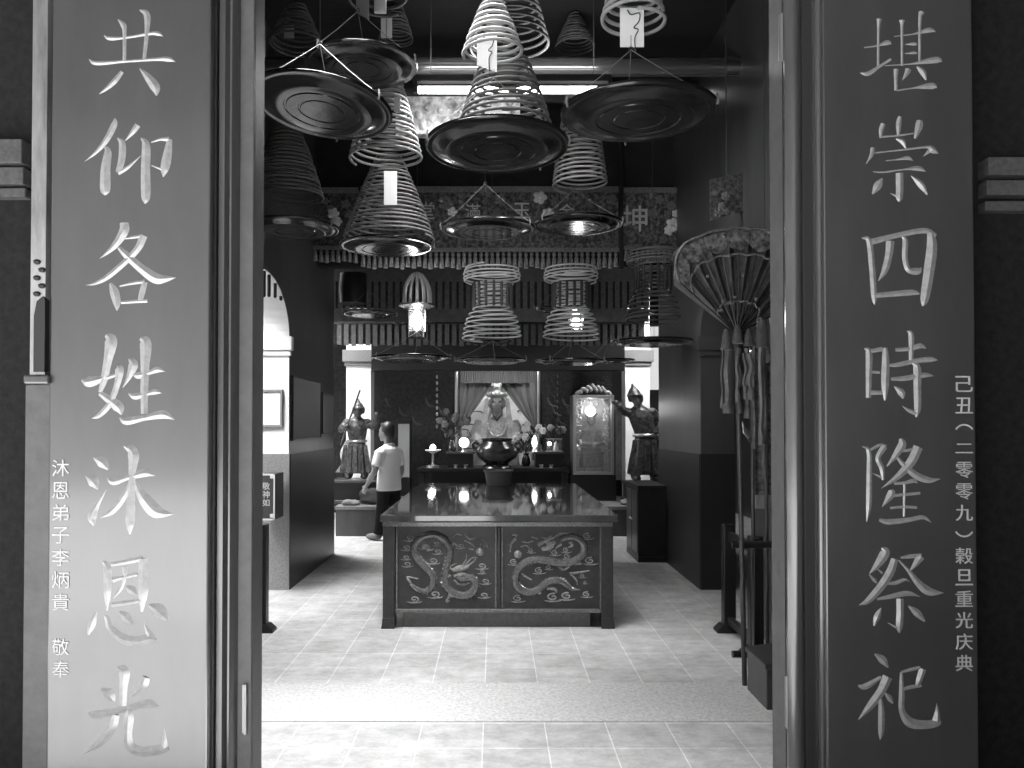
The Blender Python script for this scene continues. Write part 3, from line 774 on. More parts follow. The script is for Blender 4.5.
def tray(cx, cy, a, D, label, apex=None, m='tray', cordr=0.0023, lip=1.0, wire_top=None, phase=0.3, tilt=(0, 0)):
    c = P(cx, cy, D); R = PS(a, D)
    t = thing('drip_tray', label, 'ash tray', c, 0, 'round trays hanging under the incense coils')
    h = R * 0.085
    pr = [(0.001, 0), (R * 0.30, 0), (R * 0.31, 0.004), (R * 0.33, 0.004), (R * 0.34, 0), (R * 0.5, 0), (R * 0.51, 0.005), (R * 0.535, 0.005), (R * 0.545, 0), (R * 0.70, -0.002), (R * 0.72, 0.0), (R * 0.76, h * 0.22), (R * 0.88, h * 0.66), (R * 0.93, h * 0.72), (R * 0.955, h * 0.62),
          (R * 0.985, h * 0.7), (R, h * 0.95), (R * 0.99, h * 1.22), (R * 0.965, h * 1.25), (R * 0.93, h * 1.05), (R * 0.78, h * 0.55), (R * 0.7, 0.012), (0.001, 0.012)]
    tm = Matrix.Rotation(tilt[0], 4, 'X') @ Matrix.Rotation(tilt[1], 4, 'Y')
    b = MB(); b.lathe(pr, 64); b.xf(tm); b.build('dish', M[m], t, smooth=True)
    b = MB(); b.lathe([(R * 0.97, h * 1.2), (R * 0.995, h * 1.16), (R * 1.004, h * 1.22), (R * 0.99, h * 1.3), (R * 0.97, h * 1.27)], 64, cap=False); b.xf(tm); b.build('rim', M['tray_rim'] if D > 6 else M[m], t, smooth=True)
    if apex:
        ap = P(apex[0], apex[1], D) - c
        angs = apex[2] if len(apex) > 2 else (phase + PI, phase, phase + PI / 2)
        for an in angs:
            e = tm @ Vector((R * 1.0 * math.cos(an), R * math.sin(an), h * 1.1))
            b = MB(); b.tube([e, (e + ap) / 2 - Vector((0, 0, 0.008)), ap], cordr, 5)
            b.tube([e + Vector((0, 0, 0.03)), e + Vector((0.006 * math.cos(an), 0.006 * math.sin(an), 0)), e + Vector((0, 0, -0.025))], 0.006, 6)
            b.build('cord', M['cord'], t)
        ztop = wire_top if wire_top is not None else 4.95 - c.z
        b = MB(); b.tube([ap, (ap.x, ap.y, ztop)], 0.002, 5)
        b.tube([ap + Vector((0.012 * math.sin(k), 0, 0.012 * math.cos(k) + 0.005)) for k in [i * PI / 4 for i in range(9)]], 0.0025, 5)
        b.build('hook', M['wire'], t, smooth='all')
    return t

# nearest row
coil(493, 4, 55, 30, 4.4, 'small pale incense coil hanging nearest the doorway at top centre', 'coil_pale', 11, 6.6, (477, 34, 497, 72, 0.0), 'paper', True, tilt=0.0, slant=7)
tray(497, 152, 72, 4.4, 'large black tray under the small pale coil, lowest and most central of the near trays', (494, 78, (PI + 0.35, -0.15, PI / 2 - 0.7)), wire_top=0.46, tilt=(-0.05, 0))
coil(633, -48, 24, 32, 4.1, 'pale incense coil cut by the top edge at upper right, long white paper tag', 'coil_pale', 12, 7.6, (620, 8, 644, 47, 0.0), 'paper', True)
tray(638, 120, 78, 4.1, 'large black tray at upper right, under the coil with a long white tag', (631, 50, (PI + 0.35, -0.45, PI / 2)), wire_top=0.44)
tray(322, 112, 70, 4.57, 'large black tray at upper left, half hidden by the left door edge', (320, 44, (PI + 0.5, -0.5, PI / 2)), tilt=(-0.1, 0.1))
coil(510, -48, 50, 40, 5.85, 'brown incense coil at the top, directly behind the small pale coil', 'coil_dark', 12, 11)
coil(505, 58, 128, 46, 5.3, 'wide brown coil hanging right in front of the glowing tube light', 'coil', 22, 9, (485, 108, 502, 124, 0.2), 'paper')
coil(378, -60, 2, 30, 5.6, 'coil mostly above the picture at upper left, only its two paper tags visible', 'coil_dark', 10, 7, (356, -14, 369, 20, 0.05), 'paper_grey', slant=8)
t_ = [o for o in bpy.data.objects if o.name.startswith('incense_coil')][-1]
q0 = P(374, -14, 5.5) - t_.location; q1 = P(386, 12, 5.5) - t_.location
b = MB(); b.box(q0.x, q1.x, q0.y, q0.y + 0.03, q1.z, q0.z); b.build('paper_tag', M['paper'], t_, bevel=0.006)
tray(362, 70, 56, 5.5, 'black tray at top left, behind and above the tray cut by the door edge', (358, 11, (PI + 0.9, -0.25, PI / 2)), wire_top=0.45)
coil(296, 6, 46, 26, 5.9, 'very dark incense coil high at left beside the left door edge', 'coil_dark', 9, 8, (284, 24, 294, 38, 0.1), 'paper_grey')
coil(396, 8, 40, 17, 6.42, 'small dark coil at top left, right of the hanging paper tags', 'coil_dark', 7, 9, (381, 18, 392, 38, 0.14), 'paper_grey')
coil(575, 15, 48, 20, 6.55, 'small faint incense coil far back near the top, above the tube light', 'coil_dark', 5, 9)
coil(386, 64, 160, 36, 6.05, 'tall coil behind the upper left tray, its right side catching the light', 'coil_mid', 10, 15, (394, 97, 400, 112, 0.2), 'paper_grey')
coil(580, 84, 186, 27, 7.1, 'tall slender pale coil right of the central black tray', 'coil_mid', 12, 19)
tray(578, 228, 45, 7.1, 'black tray in front of the banner, right of the other banner tray', (574, 190, (PI + 0.6, -0.35, PI / 2)), wire_top=0.36)
tray(488, 233, 48, 6.7, 'black tray in front of the banner lettering, left of the other banner tray', (485, 184, (PI + 0.25, -0.55, PI / 2)))
coil(287, 132, 198, 36, 6.7, 'dark coil beside the left door edge, hanging below the largest left tray', 'coil', 14, 14)
tray(291, 232, 48, 6.7, 'grey-bottomed tray beside the left door edge with a bright rim', (286, 200, (PI + 0.4, -0.4, PI / 2)), wire_top=0.28)
coil(389, 154, 240, 45, 6.9, 'big conical coil with a long pale paper tag, in front of the banner at left', 'coil_mid', 11, 17, (384, 171, 397, 205, 0.36), 'paper')
tray(387, 250, 47, 6.9, 'tray with shining hooks under the big tagged coil at left', (389, 212, (PI, 0.0, PI / 2)), wire_top=0.35)

# hourglass coils below the banner
def hourglass(cx, D, s=1.0, y0=340, y1=266):
    px = [(340, 29.5), (330, 28), (318, 25), (309, 18), (300, 15), (286, 16), (283.5, 20), (281, 27.5), (275, 28.5), (267, 26)]
    turns_at = [0, 2.2, 4.6, 6.4, 8.6, 12, 12.6, 13.2, 15, 17.4]
    tot = turns_at[-1]
    def prof(u):
        x = u * tot
        for i in range(len(px) - 1):
            if turns_at[i] <= x <= turns_at[i + 1] + 1e-9:
                f = (x - turns_at[i]) / (turns_at[i + 1] - turns_at[i])
                r = px[i][1] + (px[i + 1][1] - px[i][1]) * f
                y = px[i][0] + (px[i + 1][0] - px[i][0]) * f
                return PS(r * s, D), PS((340 - y) * (y0 - y1) / 74.0, D)
        return PS(26 * s, D), PS(74, D)
    return prof, tot
for cx, D, m, lab, s, yb in ((492, 8.2, 'coil_gold', 'hourglass shaped coil below the banner, above the altar statue, leftmost of three', 1.0, 339),
                             (571, 7.9, 'coil_gold', 'hourglass shaped coil below the banner with a lamp shining through, middle of three', 0.95, 339),
                             (653, 8.0, 'coil', 'dim hourglass shaped coil beside the ceremonial fan, rightmost of three', 0.92, 322)):
    pr, tot = hourglass(cx, D, s, yb, yb - 73)
    coil(cx, yb - 73, yb, 29, D, lab, m, None, tot, None, prof=pr, th=0.0085, bars=(PS(19 * s, D), PS(31, D), PS(56, D), 15))
tray(491, 363, 36, 8.2, 'tray below the leftmost hourglass coil, in front of the altar curtains', (493, 341, (PI + 0.1, -0.3, -PI / 2 + 0.1)), wire_top=0.05)
tray(570, 364, 35, 7.9, 'tray below the middle hourglass coil, above the lit shrine', (572, 340, (PI + 0.9, -0.4, PI / 2)), wire_top=0.05)
tray(652, 345, 41, 8.0, 'tray below the dim right hourglass coil, near the right wall', (654, 318, (PI + 0.5, -0.4, PI / 2)), wire_top=0.05)
tray(411, 361, 40, 8.3, 'tray hanging below the bright lantern at left', (417, 332, (PI + 0.7, -0.1, PI / 2)), wire_top=0.05)
tray(370, 316, 27, 9.1, 'small tray with a bright rim at left, under the dark hanging drum', (368, 290), cordr=0.002, wire_top=1.2)
tray(629, 316, 25, 10.45, 'small far tray with a bright edge, just left of the dim hourglass coil', (630, 290), cordr=0.002, wire_top=0.5)
tray(612, 362, 23, 9.4, 'small tray with a bright rim in front of the right white column', (612, 335), cordr=0.002, wire_top=0.6)
tray(556, 311, 23, 8.75, 'small dark tray half hidden behind the middle hourglass coil', (556, 290), cordr=0.002, wire_top=0.6)
tray(488, 343, 24, 10.45, 'small far tray seen just under the leftmost hourglass coil', (488, 322), cordr=0.002, wire_top=0.3)

# dark drum over the small left tray
t = thing('hanging_drum', 'dark cylindrical drum hanging at left below the frieze', 'drum', P(353, 312, 9.65))
r = PS(13, 9.65); h = PS(30, 9.65)
b = MB(); b.lathe([(0.001, 0.1), (r, 0.1), (r * 1.08, 0.1 + h * 0.5), (r, 0.1 + h), (0.001, 0.1 + h)], 28); b.build('shell', M['black'], t, smooth=True)
b = MB(); b.tube([(0, 0, 0.1 + h), (0, 0, 4.9 - t.location.z)], 0.003, 6); b.build('cord', M['wire'], t)

# tube light
YT = 6.0
zt_ = PZ(90, YT)
t = thing('tube_light', 'pair of glowing fluorescent tubes end to end across the upper hall', 'light', (PX(512, YT), YT, zt_))
for x0, x1 in ((418, 508), (517, 608)):
    b = MB(); b.tube([(PX(x0, YT) - t.location.x, 0, 0), (PX(x1, YT) - t.location.x, 0, 0)], 0.026, 14); b.build('tube', M['tube_glow'], t, smooth=True)
b = MB(); b.box(PX(412, YT) - t.location.x, PX(612, YT) - t.location.x, 0.0, 0.06, 0.07, 0.12)
for x in (415, 511.0, 514, 611):
    b.box(PX(x - 2, YT) - t.location.x, PX(x + 2, YT) - t.location.x, -0.015, 0.03, -0.02, 0.08)
b.build('fixture', M['black'], t)
b = MB()
for x in (430, 595): b.tube([(PX(x, YT) - t.location.x, 0.03, 0.12), (PX(x, YT) - t.location.x, 0.03, 4.95 - zt_)], 0.004, 6)
b.build('hanger', M['wire'], t)
# carved beam lit by the tube
b = MB(); b.box(PX(396, 6.5), PX(520, 6.5), 6.45, 6.55, PZ(136, 6.5), PZ(99, 6.5))
for k in range(26):
    x = PX(400 + 4.6 * k, 6.5)
    b.ell((x, 6.45, PZ(104 + (k * 37) % 27, 6.5)), (0.035, 0.03, 0.03 + 0.01 * (k % 3)), 10, 7)
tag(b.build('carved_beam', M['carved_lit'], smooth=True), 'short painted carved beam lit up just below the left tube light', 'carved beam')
t = thing('ceiling_lamp', 'far flat lamp showing a bright sliver right of the upper right tray', 'light', P(703, 96, 7.4))
b = MB(); b.lathe([(0.001, -0.008), (0.07, -0.008), (0.1, 0.014), (0.001, 0.014)], 24, cap=False); b.build('diffuser', M['lamp_glow'], t)
b = MB(); b.lathe([(0.105, 0.014), (0.11, 0.03), (0.02, 0.06), (0.001, 0.06)], 24); b.tube([(0, 0, 0.06), (0, 0, 4.94 - t.location.z)], 0.006, 6); b.build('housing', M['black'], t)

# lanterns
def lantern(cx, y_top, y_bot, D, a, label):
    c = P(cx, y_bot, D)
    H = PZ(y_top, D) - c.z; r = PS(a, D)
    t = thing('hanging_lantern', label, 'lantern', c, 0, 'lit lanterns in front of the altar')
    z1, z2 = H * 0.10, H * 0.48
    b = MB(); b.lathe([(0.001, 0), (r * 0.6, 0), (r * 0.66, z1 * 0.5), (r * 0.62, z1), (0.001, z1)], 20); b.build('base', M['bronze'], t, smooth=True)
    b = MB(); b.lathe([(r * 0.55, z1), (r * 0.58, z2)], 20, cap=False); b.build('glass', M['glass'], t, smooth=True)
    b = MB(); b.ell((0, 0, (z1 + z2) / 2), (r * 0.36, r * 0.36, (z2 - z1) * 0.44)); b.build('bulb', M['bulb_glow'], t, smooth=True)
    b = MB(); b.lathe([(r * 0.9, z2), (r * 1.25, z2 + H * 0.03), (r * 1.22, z2 + H * 0.06), (r * 0.8, z2 + H * 0.05)], 28, cap=False); b.build('brim', M['steel'], t, smooth=True)
    for k in range(12):
        an = 2 * PI * k / 12 + 0.13
        pts = [(r * q * math.cos(an), r * q * math.sin(an), z2 + H * 0.05 + (H - z2) * u) for q, u in ((0.95, 0), (0.92, 0.35), (0.78, 0.65), (0.45, 0.9), (0.1, 0.99))]
        b = MB(); b.tube(catmull(pts, 3), r * 0.09, 5); b.build('dome_rib', M['coil_pale'], t, smooth='all')
    for k in range(4):
        an = PI / 4 + k * PI / 2
        b = MB(); b.tube([(r * 0.7 * math.cos(an), r * 0.7 * math.sin(an), 0), (r * 0.75 * math.cos(an), r * 0.75 * math.sin(an), z2)], r * 0.05, 5); b.build('upright', M['steel'], t)
    b = MB(); b.tube([(0, 0, H * 0.99), (0, 0, 4.95 - c.z)], 0.004, 6); b.build('chain', M['wire'], t)
    return t
lantern(417, 276, 338, 8.6, 14.5, 'brightly lit lantern with a ribbed dome, left of the hourglass coils')
lantern(576, 296, 334, 9.3, 12, 'lit lantern shining through the middle hourglass coil')
# ================================================================== BANNERS AND VALANCES
def flower(b, x, y, z, r, n=5):
    for k in range(n):
        a = 2 * PI * k / n
        b.ell((x + r * .6 * math.cos(a), y, z + r * .6 * math.sin(a)), (r * .45, r * .2, r * .42), 8, 5)
    b.ell((x, y - r * .1, z), (r * .3, r * .25, r * .3), 8, 5)
def banner(x0, x1, D, ytop, ybot, label, chars, m, flowers=(), ntas=0, zt=(250, 266)):
    xa, xb = PX(x0, D), PX(x1, D); xc = (xa + xb) / 2
    z0, z1 = PZ(ybot, D), PZ(ytop, D)
    t = thing('embroidered_banner', label, 'banner', (xc, D, z1))
    w = (xb - xa) / 2; h = z1 - z0
    b = MB()
    n = max(8, int((x1 - x0) / 3))
    rows = []
    for j in range(2):
        pass
    poly = []
    for i in range(n + 1):
        x = -w + 2 * w * i / n
        poly.append((x, 0.012 * math.sin(i * 0.9)))
    back = [(x, y + 0.012) for x, y in reversed(poly)]
    b.prism_z(poly + back, -h, 0); b.build('cloth', M[m], t)
    b = MB(); b.box(-w, w, -0.03, -0.016, -h * 0.06, 0.02); b.build('top_braid', M['fan_trim'], t)
    b = MB(); b.box(-w, w, -0.03, -0.016, -h, -h * 0.94); b.build('bottom_braid', M['fan_trim'], t)
    for ch, px, py, hh in chars:
        b = MB(); put_glyph(b, ch, PX(px, D) - xc, -0.022, PZ(py, D) - z1, PS(hh, D)); b.build('character', M['thread'], t)
    if flowers:
        for px, py, r, fm in flowers:
            b = MB(); flower(b, PX(px, D) - xc, -0.02, PZ(py, D) - z1, PS(r, D)); b.build('blossom', M[fm], t, smooth='all')
    if ntas:
        b = MB(); hz = PZ(zt[0], D) - PZ(zt[1], D)
        b.lathe([(0.001, 0), (0.012, -0.002), (0.02, -hz * .18), (0.012, -hz * .32), (0.02, -hz * .42), (0.026, -hz), (0.001, -hz)], 8)
        me = b.mesh('tassel', smooth='all'); me.materials.append(M['tassel'])
        for i in range(ntas):
            inst(me, 'tassel', t, (-w + 2 * w * (i + 0.5) / ntas, -0.005 + 0.01 * (i % 2), -h), scale=(1, 1, 0.9 + 0.2 * ((i * 7) % 5) / 5))
    return t
D = 8.5
random.seed(3)
fl = [(446, 203, 8, 'petal_dim'), (452, 212, 5, 'petal'), (500, 200, 6, 'petal_dim'), (497, 213, 5, 'petal_dim'), (540, 198, 7, 'petal'), (548, 214, 6, 'petal'), (556, 203, 5, 'petal_dim'), (540, 224, 4, 'petal_dim'), (590, 203, 5, 'petal_dim'), (600, 215, 6, 'petal_dim'), (412, 200, 6, 'petal_dim'), (404, 218, 5, 'petal_dim'), (462, 196, 4, 'petal_dim'), (612, 200, 6, 'petal_dim')]
banner(360, 619, D, 189, 252, 'long embroidered silk banner with gilt characters across the hall', [('堂', 426, 211, 17), ('滿', 473, 212, 15), ('玉', 522, 211, 15), ('金', 567, 212, 15)], 'brocade', fl, 46)
fr = [(672, 206, 5, 'petal_dim'), (676, 214, 4, 'blossom'), (668, 214, 4, 'petal_dim'), (673, 225, 7, 'blossom'), (669, 231, 5, 'blossom'), (654, 214, 5, 'petal_dim'), (660, 200, 5, 'petal_dim'), (648, 238, 5, 'petal_dim'), (664, 240, 5, 'petal_dim')]
banner(624, 684, D - 0.02, 190, 250, 'short embroidered banner at the right end with one large character', [('坤', 635, 219, 26)], 'brocade', fr, 11, (250, 262))
fr = [(333, 214, 6, 'blossom'), (337, 222, 5, 'blossom'), (330, 209, 4, 'petal_dim'), (345, 205, 5, 'petal_dim'), (352, 228, 5, 'petal_dim'), (325, 202, 4, 'petal_dim'), (348, 215, 5, 'petal_dim')]
banner(312, 358, D - 0.02, 190, 250, 'short dark floral banner at the left end behind the coils', [], 'brocade_dim', fr, 8, (250, 262))
# pole between banners
b = MB(); b.box(PX(619.5, 8.44), PX(623.5, 8.44), 8.40, 8.44, PZ(270, 8.44), 4.955); tag(b.build('banner_post', M['black'], bevel=0.004), 'narrow black post dividing the long banner from the right banner', 'post')
# dim floral hanging above the fan, on the right wall
b = MB(); c = P(727, 200, 6.2)
b.prism([(c.x - .13, c.z - .16), (c.x + .13, c.z - .08), (c.x + .13, c.z + .22), (c.x - .13, c.z + .16)], 6.2, 6.22)
o = thing('floral_hanging', 'small dark hanging with pale flowers above the ceremonial fan', 'hanging', (0, 0, 0))
b.build('cloth', M['brocade_dim'], o)
for px, py, r in ((726, 196, 5), (722, 206, 4), (719, 213, 5), (726, 211, 4), (715, 193, 3), (747, 197, 3), (733, 214, 3)):
    b = MB(); q = P(px, py, 6.19); flower(b, q.x, q.y, q.z, PS(r, 6.19)); b.build('blossom', M['petal_dim'], o, smooth='all')
b = MB(); b.tube([(c.x, 6.21, c.z + .18), (c.x, 6.21, 4.955)], 0.004, 6); b.build('cord', M['wire'], o)

def valance(x0, x1, D, yrail0, yrail1, ys0, ys1, n, label, m='valance', yband=None):
    xa, xb = PX(x0, D), PX(x1, D); xc = (xa + xb) / 2; w = (xb - xa) / 2
    zt = PZ(yrail0, D)
    t = thing('hanging_valance', label, 'valance', (xc, D, zt))
    b = MB(); b.box(-w, w, 0, 0.03, PZ(yrail1, D) - zt, 0); b.build('heading', M[m], t)
    b = MB()
    for i in range(n):
        x = -w + 2 * w * (i + 0.5) / n; sw = w / n * 0.62
        b.box(x - sw, x + sw, 0.004 + 0.008 * (i % 2), 0.018 + 0.008 * (i % 2), PZ(ys1, D) - zt + 0.01 * ((i * 5) % 3), PZ(ys0, D) - zt)
        b.box(x - sw * .5, x + sw * .5, -0.004, 0.004, PZ(ys0 + (ys1 - ys0) * .18, D) - zt, PZ(ys0 + (ys1 - ys0) * .1, D) - zt)
    b.build('strips', M['slat'], t)
    b = MB(); b.box(-w, w, 0.032, 0.04, PZ(ys1, D) - zt + .03, -.01); b.build('lining', M['back'], t)  # dark sheet added so nothing bright shows between the strips
    if yband:
        b = MB(); b.box(-w, w, 0.05, 0.07, PZ(yband[1], D) - zt, PZ(yband[0], D) - zt); b.build('lower_band', M[m], t)
    b = MB()
    for x in (-w * 0.8, 0, w * 0.8): b.tube([(x, 0.015, 0), (x, 0.015, 4.955 - zt)], 0.005, 6)
    b.build('hanger', M['wire'], t)
    return t
valance(322, 650, 9.9, 264, 281, 281, 310, 46, 'wide grey valance of vertical strips hanging behind the hourglass coils', yband=(308, 321))
valance(328, 645, 11.0, 318, 324, 324, 346, 44, 'lower dark valance of thin strips above the altar', m='back')
# dark canopy beam above the altar
b = MB(); b.box(PX(372, 12.0), PX(624, 12.0), 11.9, 12.1, PZ(371, 12.0), PZ(344, 12.0)); tag(b.build('altar_canopy', M['black'], bevel=0.01), 'black canopy beam above the altar curtains', 'canopy')

# ================================================================== ALTAR
YA = 12.2
za = PZ(467, YA)
t = thing('altar_table', 'black altar table on the platform below the statue', 'altar', (PX(497, YA), YA, pz))
xw0, xw1 = PX(419, YA) - t.location.x, PX(567, YA) - t.location.x
h = za - pz
b = MB(); b.box(xw0, xw1, -0.35, 0.5, h - 0.05, h); b.build('top', M['black'], t, bevel=0.008)
b = MB(); b.box(xw0 + .06, xw1 - .06, -0.29, 0.44, 0.08, h - 0.05); b.build('body', M['black'], t)
for x in (xw0 + .03, xw1 - .11):
    for y in (-.33, .40):
        b = MB(); b.box(x, x + .08, y, y + .08, 0, h - 0.05); b.build('leg', M['black'], t, bevel=0.006)
# two small stands on it
def stand(x0, x1, yt, label):
    xa, xb = PX(x0, YA), PX(x1, YA); z1 = PZ(yt, YA)
    t = thing('altar_stand', label, 'stand', ((xa + xb) / 2, YA, za))
    w = (xb - xa) / 2; hh = z1 - za
    b = MB(); b.box(-w - .02, w + .02, -.2, .2, hh - .03, hh); b.build('top', M['darkwood'], t, bevel=0.005)
    b = MB(); b.box(-w + .01, w - .01, -.17, .17, 0.0, hh - .03); b.build('body', M['black'], t)
    return z1
zs1 = stand(448, 474, 451.5, 'small black stand on the altar left of the bronze censer')
zs2 = stand(534, 562, 451.5, 'small black stand on the altar right of the bronze censer')
# censer
YCn = 12.0
t = thing('incense_burner', 'large dark bronze censer with two ear handles on the altar', 'censer', (PX(497, YCn), YCn, za))
s = PS(1, YCn)
b = MB(); b.lathe([(0.001, 0), (15 * s, 0), (14 * s, 2 * s), (11 * s, 4 * s), (13 * s, 6 * s), (19 * s, 10 * s), (21.5 * s, 16 * s), (20 * s, 21 * s), (15 * s, 25 * s), (14.5 * s, 27 * s), (16 * s, 28.5 * s), (15 * s, 29.5 * s), (12.5 * s, 28 * s), (11 * s, 24 * s), (0.001, 24 * s)], 40); b.build('body', M['bronze'], t, smooth=True)
for sx in (-1, 1):
    b = MB(); b.tube(catmull([(sx * 19 * s, 0, 19 * s), (sx * 23 * s, 0, 20 * s), (sx * 24 * s, 0, 24 * s), (sx * 21 * s, 0, 26 * s), (sx * 18.5 * s, 0, 23 * s)], 5), 1.6 * s, 8); b.build('handle', M['bronze'], t, smooth='all')
# statue niche: poles, curtains, cloud board, deity
YN = 13.3
for x, lab in ((456.5, 'slim brass pole at the left edge of the altar curtains'), (538.5, 'slim brass pole at the right edge of the altar curtains')):
    b = MB(); b.tube([(0, 0, 0), (0, 0, PZ(364, 12.9) - pz)], 0.028, 14)
    tag(b.build('curtain_pole', M['gold'], smooth=True, loc=(PX(x, 12.9), 12.9, pz)), lab, 'pole')
def curtain(side, label):
    s = 1 if side < 0 else -1
    xe = 459.5 if side < 0 else 536.0; xm = 496.5
    t = thing('altar_curtain', label, 'curtain', (PX(xe, YN), YN, PZ(367, YN)))
    zt = PZ(367, YN)
    b = MB()
    rows = []
    nu, nv = 28, 14
    for j in range(nv + 1):
        v = j / nv
        ytop = 367; yy = ytop + (427 - ytop) * v
        reach = 1 - (max(0, v - 0.08) / 0.92) ** 1.25
        xin = xe + (xm - xe) * (0.06 + 0.94 * reach)
        row = []
        for i in range(nu + 1):
            u = i / nu
            x = xe + (xin - xe) * u
            p = P(x, yy + 2 * u * (1 - v), YN)
            yv = 0.05 * math.sin(u * 7 * PI + 0.6) * (0.4 + 0.6 * v) - 0.02 * v
            row.append(Vector((p.x, YN + yv, p.z)) - t.location)
        rows.append(row)
    fr = [[b.v(p) for p in r] for r in rows]; bk = [[b.v(p + Vector((0, 0.012, 0))) for p in r] for r in rows]
    for j in range(nv):
        for i in range(nu):
            b.f([fr[j][i], fr[j][i + 1], fr[j + 1][i + 1], fr[j + 1][i]]); b.f([bk[j][i], bk[j + 1][i], bk[j + 1][i + 1], bk[j][i + 1]])
    for j in range(nv):
        b.f([fr[j][0], fr[j + 1][0], bk[j + 1][0], bk[j][0]]); b.f([fr[j][nu], bk[j][nu], bk[j + 1][nu], fr[j + 1][nu]])
    b.build('drape', M['curtain'], t, smooth='all')
    # gathered tail below the tie
    b = MB(); q = [(xe - s * 0.3, 425, 2.2), (xe - s * 0.3, 440, 3.2), (xe - s * 0.1, 460, 4.2)]
    b.tube([P(x, y, YN) - t.location for x, y, r in q], [PS(r, YN) for x, y, r in q], 10); b.build('tail', M['curtain'], t, smooth='all')
curtain(-1, 'satin curtain drawn to the left of the altar statue')
curtain(1, 'satin curtain drawn to the right of the altar statue')
t = thing('pelmet', 'pleated satin pelmet across the top of the altar curtains', 'pelmet', (PX(497, 13.1), 13.1, PZ(366, 13.1)))
b = MB(); w = PS(36, 13.1); hgt = PS(17, 13.1)
poly = [(-w + 2 * w * i / 96, 0.012 * math.sin(i * PI / 1.5)) for i in range(97)]
b.prism_z(poly + [(x, y + .012) for x, y in reversed(poly)], -hgt, 0); b.build('cloth', M['curtain'], t)
b = MB(); b.box(-w - .03, w + .03, -.23, .01, .001, .03); b.build('rail', M['gold'], t)
t = thing('cloud_board', 'pale cloud shaped board behind the seated deity', 'backdrop', (PX(497, 13.93), 13.93, pz))
pts = [(450, 494), (450, 468), (452, 446), (458, 436), (456, 427), (463, 424), (466, 412), (474, 408), (476, 398), (485, 392), (490, 382), (497, 376), (504, 382), (509, 392), (518, 398), (520, 408), (528, 412), (531, 424), (538, 427), (536, 436), (542, 446), (544, 468), (544, 494)]
poly = [((P(x, y, 13.93) - t.location).x, (P(x, y, 13.93) - t.location).z) for x, y in pts]
b = MB(); b.prism(poly, 0, 0.05); b.build('board', M['cloudboard'], t)
for x, y in ((466, 438), (472, 425), (478, 412), (470, 449), (522, 411), (527, 425), (531, 438), (525, 448), (464, 430), (533, 430), (476, 436), (519, 436)):
    q = P(x, y, 13.93) - t.location
    sgn = 1 if x < 497 else -1
    b = MB(); b.stroke([(q.x - .09 * sgn, q.z, .006), (q.x - .02 * sgn, q.z + .012, .012), (q.x + .07 * sgn, q.z, .012), (q.x + .06 * sgn, q.z - .03, .006)], -0.0, 0.012, 0.9, 6, 'round')
    b.build('cloud_line', M['cloudline'], t, smooth='all')
